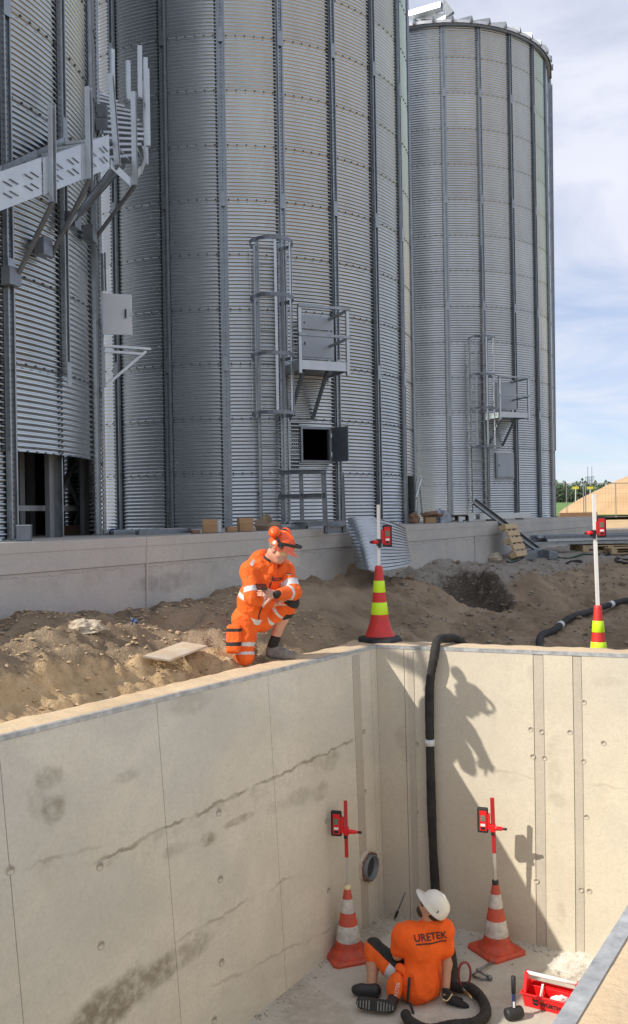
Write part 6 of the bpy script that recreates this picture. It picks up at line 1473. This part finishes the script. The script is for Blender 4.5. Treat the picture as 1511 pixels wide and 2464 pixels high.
    c = Vector(jt(629, 1412, 8.235)); e1 = Vector((.96, .2, -.02)).normalized(); e2 = Vector((-.1, .95, .32)).normalized(); e2 = (e2-e1*e1.dot(e2)).normalized(); e3 = e1.cross(e2)
    b = MB(); b.box((0, 0, 0), (.10, .12, .012), Matrix((e1, e2, e3)).transposed()); b.v = [tuple(Vector(v)+c) for v in b.v]; bevel(b.build('case', M['black_plastic'], ph), .004, 2)
    b = MB(); b.box((0, 0, 0), (.088, .108, .002), Matrix((e1, e2, e3)).transposed()); b.v = [tuple(Vector(v)+c+e3*.0068) for v in b.v]; b.build('screen_glass', M['phone_glass'], ph)
    return T
kneeling()

# ---- seated person on the pit floor ---------------------------------------------------------------
def seated():
    Pv = jt(1003, 2405, 7.93); Pv[2] = FZ+.13; Be, Ch = jt(1008, 2350, 7.96), jt(1018, 2275, 8.02); Nb = jt(1032, 2222, 8.06)
    Ls, Rs = jt(970, 2248, 8.02), jt(1066, 2238, 8.04); Le, Lw = jt(957, 2298, 8.05), jt(985, 2312, 8.34); Re, Rw = jt(1076, 2320, 7.98), jt(1073, 2392, 7.86)
    Lh, Rh = jt(985, 2395, 8.00), jt(1030, 2400, 8.02); Lh[2] = Rh[2] = FZ+.13
    Lk, La_ = jt(899, 2282, 8.26), jt(894, 2395, 8.02); Rk = np.array([1.06, 8.52, FZ+.16]); Rf = jt(940, 2425, 7.86); Rf[2] = FZ+.07
    Hc = jt(1036, 2188, 8.06)
    T = thing('person', 'person in orange T-shirt and white helmet sitting on the pit floor', 'person', (Pv[0], Pv[1], FZ))
    Fm = frame3((-.64, .42, .64), (.66, -.22, .70))
    B = Body(.0065, .03)
    B.limb(Pv, Ch, .11, .12, 0).limb(Ch, Nb, .11, .062, 0).limb(Nb, Hc+Fm@np.array([-.03, 0, -.05]), .060, .058, 1, .03); add_head(B, Hc, Fm)
    B.limb(Ls, Le, .048, .043, 2).limb(Le, Lw, .042, .030, 2).limb(Rs, Re, .048, .042, 2).limb(Re, Rw, .042, .029, 2)
    B.limb(Lh, Lk, .08, .058, 0); calf = lerp(Lk, La_, .40)+np.array([.0, .02, 0]); B.limb(Lk, calf, .056, .058, 2).limb(calf, La_, .056, .038, 2)
    B.limb(Rh, Rk, .08, .06, 0).limb(Rk, Rf+np.array([.12, .05, 0]), .058, .045, 2)
    B.build('body', [M['skin_tan']], T)
    b = Body(.006, .01); b.ell(Hc+Fm@np.array([-.03, 0, .02]), (.090, .082, .085), Fm); b.ell(Hc+Fm@np.array([.085, 0, -.02]), (.085, .13, .14), Fm, sub=True); b.build('hair', [M['hair_dark']], T)
    b = Body(.006, .01); b.ell(Hc+Fm@np.array([.035, 0, -.075]), (.062, .062, .045), Fm); b.ell(Hc+Fm@np.array([.07, 0, .0]), (.07, .09, .055), Fm, sub=True); b.build('beard', [M['hair_dark']], T)
    # T-shirt
    S = Body(.0065, .05); S.disp = wrinkle(.017, 8, 5.)
    lo = Pv+np.array([0, 0, .0]); S.limb(lo+np.array([-.03, 0, .01]), lo+np.array([.04, .0, .01]), .125, .125, 0, .06).limb(lo, Be, .132, .138, 0, .06).limb(Be, Ch, .140, .142, 0, .06).limb(Ch+np.array([-.065, 0, 0]), Ch+np.array([.065, 0, 0]), .125, .125, 0, .06).limb(Ch, lerp(Ch, Nb, .8), .140, .085, 0, .06)
    S.limb(Ls, lerp(Ls, Le, .62), .082, .080, 1, .04).limb(Rs, lerp(Rs, Re, .55), .082, .078, 1, .04); S.limb(lerp(Ls, Nb, .3), Ls, .085, .082, 0, .05).limb(lerp(Rs, Nb, .3), Rs, .085, .082, 0, .05)
    S.ell(Nb+np.array([0, .01, .07]), (.072, .070, .07), None, 0, .015, True)
    sh, SV, SF = S.build('t_shirt', [M['tee_orange']], T)
    c = Vector(jt(1036, 2255, 7.7)); dr = Vector(ray(1036, 2255)).normalized(); bvh = BVHTree.FromPolygons([tuple(v) for v in SV], [tuple(int(i) for i in f) for f in SF]); h = bvh.ray_cast(Vector((0, 0, HC)), dr)
    o = h[0] or c; k = o.y/2150; exd = Vector((1, -.0, .075)).normalized(); eyd = Vector((-.075, .0, 1)).normalized()
    dd = Vector((-.05, 1, -.25)).normalized()
    text_on(SV, SF, sh, o, exd, eyd, dd, 'URETEK', .083, 'logo_black', bar=(-37*k, 37*k, -14.5*k, -11.5*k), bold=.0012, off=.006)
    # shorts
    W = Body(.0065, .04); W.disp = wrinkle(.008, 12, 7.)
    W.limb(lerp(Pv, Lh, .8)+np.array([-.02, -.02, -.02]), lerp(Pv, Rh, .8)+np.array([.02, -.02, -.02]), .120, .120, 0, .05); W.limb(Lh, lerp(Lh, Lk, .5), .115, .100, 1, .04).limb(lerp(Lh, Lk, .5), Lk, .10, .085, 2, .03); W.limb(Lk, lerp(Lk, La_, .14), .082, .080, 3, .02)
    W.limb(Rh, Rk, .115, .09, 4, .04)
    nrm = np.array([.45, .25, .85])
    def rule(C, Tg, t):
        m = np.zeros(len(C), int); side = (C-Lk)@np.array([.62, .35, .70]); ax = (Lk-Lh)/np.linalg.norm(Lk-Lh); off = (C-Lh)-((C-Lh)@ax)[:, None]*ax
        m[((Tg == 1) & (t > .45) | (Tg == 2) | (Tg == 3)) & (off@np.array([.55, .25, .8]) > .015)] = 2
        m[(Tg == 1) & (t > .55) & (t < .92) & (m == 0)] = 1; return m
    W.build('shorts', [M['hivis_orange'], M['reflective'], M['black_cloth']], T, rule)
    # side pocket
    p = jt(950, 2375, 7.86); pk = Body(.006, .02); pk.disp = wrinkle(.004, 20, 6.); Rm = frame3((-.75, -.55, .25), (.25, .05, .95)); pk.ell(p, (.055, .085, .125), Rm, 0); pk.limb(jt(962, 2330, 7.95), jt(982, 2345, 7.92), .04, .04, 0)
    po, PV, PF = pk.build('pocket', [M['hivis_orange']], T)
    dr = Vector(ray(955, 2385)).normalized(); hb = BVHTree.FromPolygons([tuple(v) for v in PV], [tuple(int(i) for i in f) for f in PF]).ray_cast(Vector((0, 0, HC)), dr)
    if hb[0]: text_on(PV, PF, po, hb[0], Vector((.2, 0, 1)).normalized(), Vector((-1, .1, .2)).normalized(), dr, 'URETEK', .045, 'logo_white', off=.005)
    MB().bar(jt(985, 2352, 7.80), jt(980, 2415, 7.76), .022, .01, (0, -1, 0)).build('strap', M['black_cloth'], T); MB().tube(spline([jt(985, 2412, 7.77), jt(992, 2430, 7.74), jt(996, 2448, 7.70)], 4), .012, 6).build('strap', M['black_cloth'], T)
    # gloves
    G = Body(.0055, .015); G.limb(lerp(Re, Rw, .88), Rw+np.array([.01, -.0, -.03]), .036, .040, 0); wr_ = Rw+np.array([.02, 0, -.045]); tip = jt(1122, 2424, 7.80); tip[2] = FZ+.02; add_hand(G, wr_, tip-wr_, (.35, -.25, .9), L=.2, curl=(.06, .10, .12), spread=.16, side=-1, fat=1.15, t=0)
    G.build('glove', [M['black_cloth']], T)
    MB().tube(spline([jt(1066, 2404, 7.84), jt(1076, 2408, 7.80), jt(1088, 2392, 7.80)], 4), .006, 6).build('glove_edge', M['tape_yellow'], T)
    G = Body(.0055, .015); G.limb(lerp(Le, Lw, .82), Lw, .040, .040, 0); add_hand(G, Lw, (.6, .5, -.3), (0, .2, .9), curl=(.4, .5, .4), side=1, fat=1.15, t=0); G.build('glove', [M['black_cloth']], T)
    # boots
    b = Body(.006, .02); b.limb(lerp(Lk, La_, .84), La_, .047, .055, 0); b.build('sock', [M['black_cloth']], T)
    fl = np.array([-.80, .10, 0]); fl /= np.linalg.norm(fl); hl = La_+np.array([.03, -.02, 0]); hl[2] = FZ+.055; b = Body(.006, .03); b.limb(hl, La_+np.array([0, 0, -.02]), .05, .05, 0).limb(hl, hl+fl*.12, .05, .048, 0).limb(hl+fl*.12, hl+fl*.17, .048, .042, 0); b.build('shoe', [M['hammer_black']], T)
    # sole turned to the viewer
    s0, s1 = jt(866, 2425, 7.72), jt(935, 2442, 7.66); s0[2] = max(s0[2], FZ+.055); s1[2] = max(FZ+.055, s1[2]); b = Body(.006, .02); bk = np.array([.02, .06, .012]); b.limb(s0+bk, s1+bk, .050, .045, 0); b.limb(s1+bk, Rf+np.array([.06, .05, .02]), .05, .05, 0); b.build('shoe', [M['hammer_black']], T)
    exs_ = Vector(s1-s0).normalized(); nn = Vector((-.10, -.95, .28)).normalized(); nn = (nn-exs_*nn.dot(exs_)).normalized(); eys_ = nn.cross(exs_); L = (s1-s0)@np.array(exs_)
    o = Vector(s0)+Vector(bk)+nn*.035; out = []
    for i in range(24):
        t = 2*math.pi*i/24; x = math.cos(t); out.append((L/2+x*(L/2+.046), math.sin(t)*(.046+.006*x)))
    Pq = lambda x, y, z: o+exs_*x+eys_*y+nn*z; b = MB(); b.prism([Pq(x, y, 0) for x, y in out], nn*.014); so = b.build('sole', M['hammer_black'], T)
    for i in range(13):
        x = -.03+i*(L+.06)/12
        if abs(x-L*.42) < .022: continue
        hgt = .038*math.sqrt(max(0, 1-((x-L/2)/(L/2+.05))**2)); b = MB(); b.prism([Pq(x-.005, -hgt, .014), Pq(x+.005, -hgt, .014), Pq(x+.005, hgt, .014), Pq(x-.005, hgt, .014)], nn*.006); b.build('tread_bar', M['sole_grey'], so)
    b = Body(.007, .03); b.limb(Rk, lerp(Rk, Rf, .6), .062, .055, 0); b.build('trouser_leg', [M['black_cloth']], T)
    # helmet
    hcen = Hc+Fm@np.array([-.005, 0, .022])
    def brim(k, a): return (.06*max(0, math.cos(a))**2+.012*max(0, -math.cos(a))**2) if k <= 1 else 0.
    prof = [(.124, .0), (.125, .010), (.118, .026), (.116, .055), (.108, .092), (.088, .124), (.056, .144), (.02, .152), (.001, .153)]
    Vh, Fh, n = shell_cap(hcen, Fm, prof, 32, brim); hel = np_obj('helmet', Vh, np.array(Fh), [M['helmet_white']], T); hel.modifiers.new('t', 'SOLIDIFY').thickness = .004
    g = lambda f, l, u: Vector(hcen+Fm@np.array([f, l, u]))
    MB().tube([g(-.11, 0, .09), g(-.06, 0, .138), g(.0, 0, .157), g(.07, 0, .138), g(.12, 0, .08)], [.004, .014, .016, .014, .004], 10).build('crown_ridge', M['helmet_white'], hel, True)
    b = MB(); b.bar(g(-.06, -.102, .055), g(-.06, -.100, .075), .008, .006); b.bar(g(-.06, .112, .05), g(-.06, .110, .075), .008, .006); b.build('slot', M['hammer_black'], hel)
    for i in range(3):
        b = MB(); b.ell(g(-.105+.004*i, -.02+.02*i, .095), (.004, .004, .006), 8, 5); b.build('vent_hole', M['hammer_black'], hel)
    gs = MB(); gg = lambda f, l, u: Vector(Hc+Fm@np.array([f, l, u])); vs = []
    for i in range(9):
        t0 = lerp(-1.2, 1.2, i/8)
        for u in (-.012, .026): vs.append(gg(.036+.072*math.cos(t0), .082*math.sin(t0), u))
    gs.add(vs, [(2*i, 2*i+2, 2*i+3, 2*i+1) for i in range(8)]); go = gs.build('safety_glasses', M['hammer_black'], T, True)
    for s in (-1, 1): MB().tube([gg(.06, s*.078, .012), gg(-.02, s*.086, .016)], .004, 6).build('temple', M['hammer_black'], go)
    return T
seated()
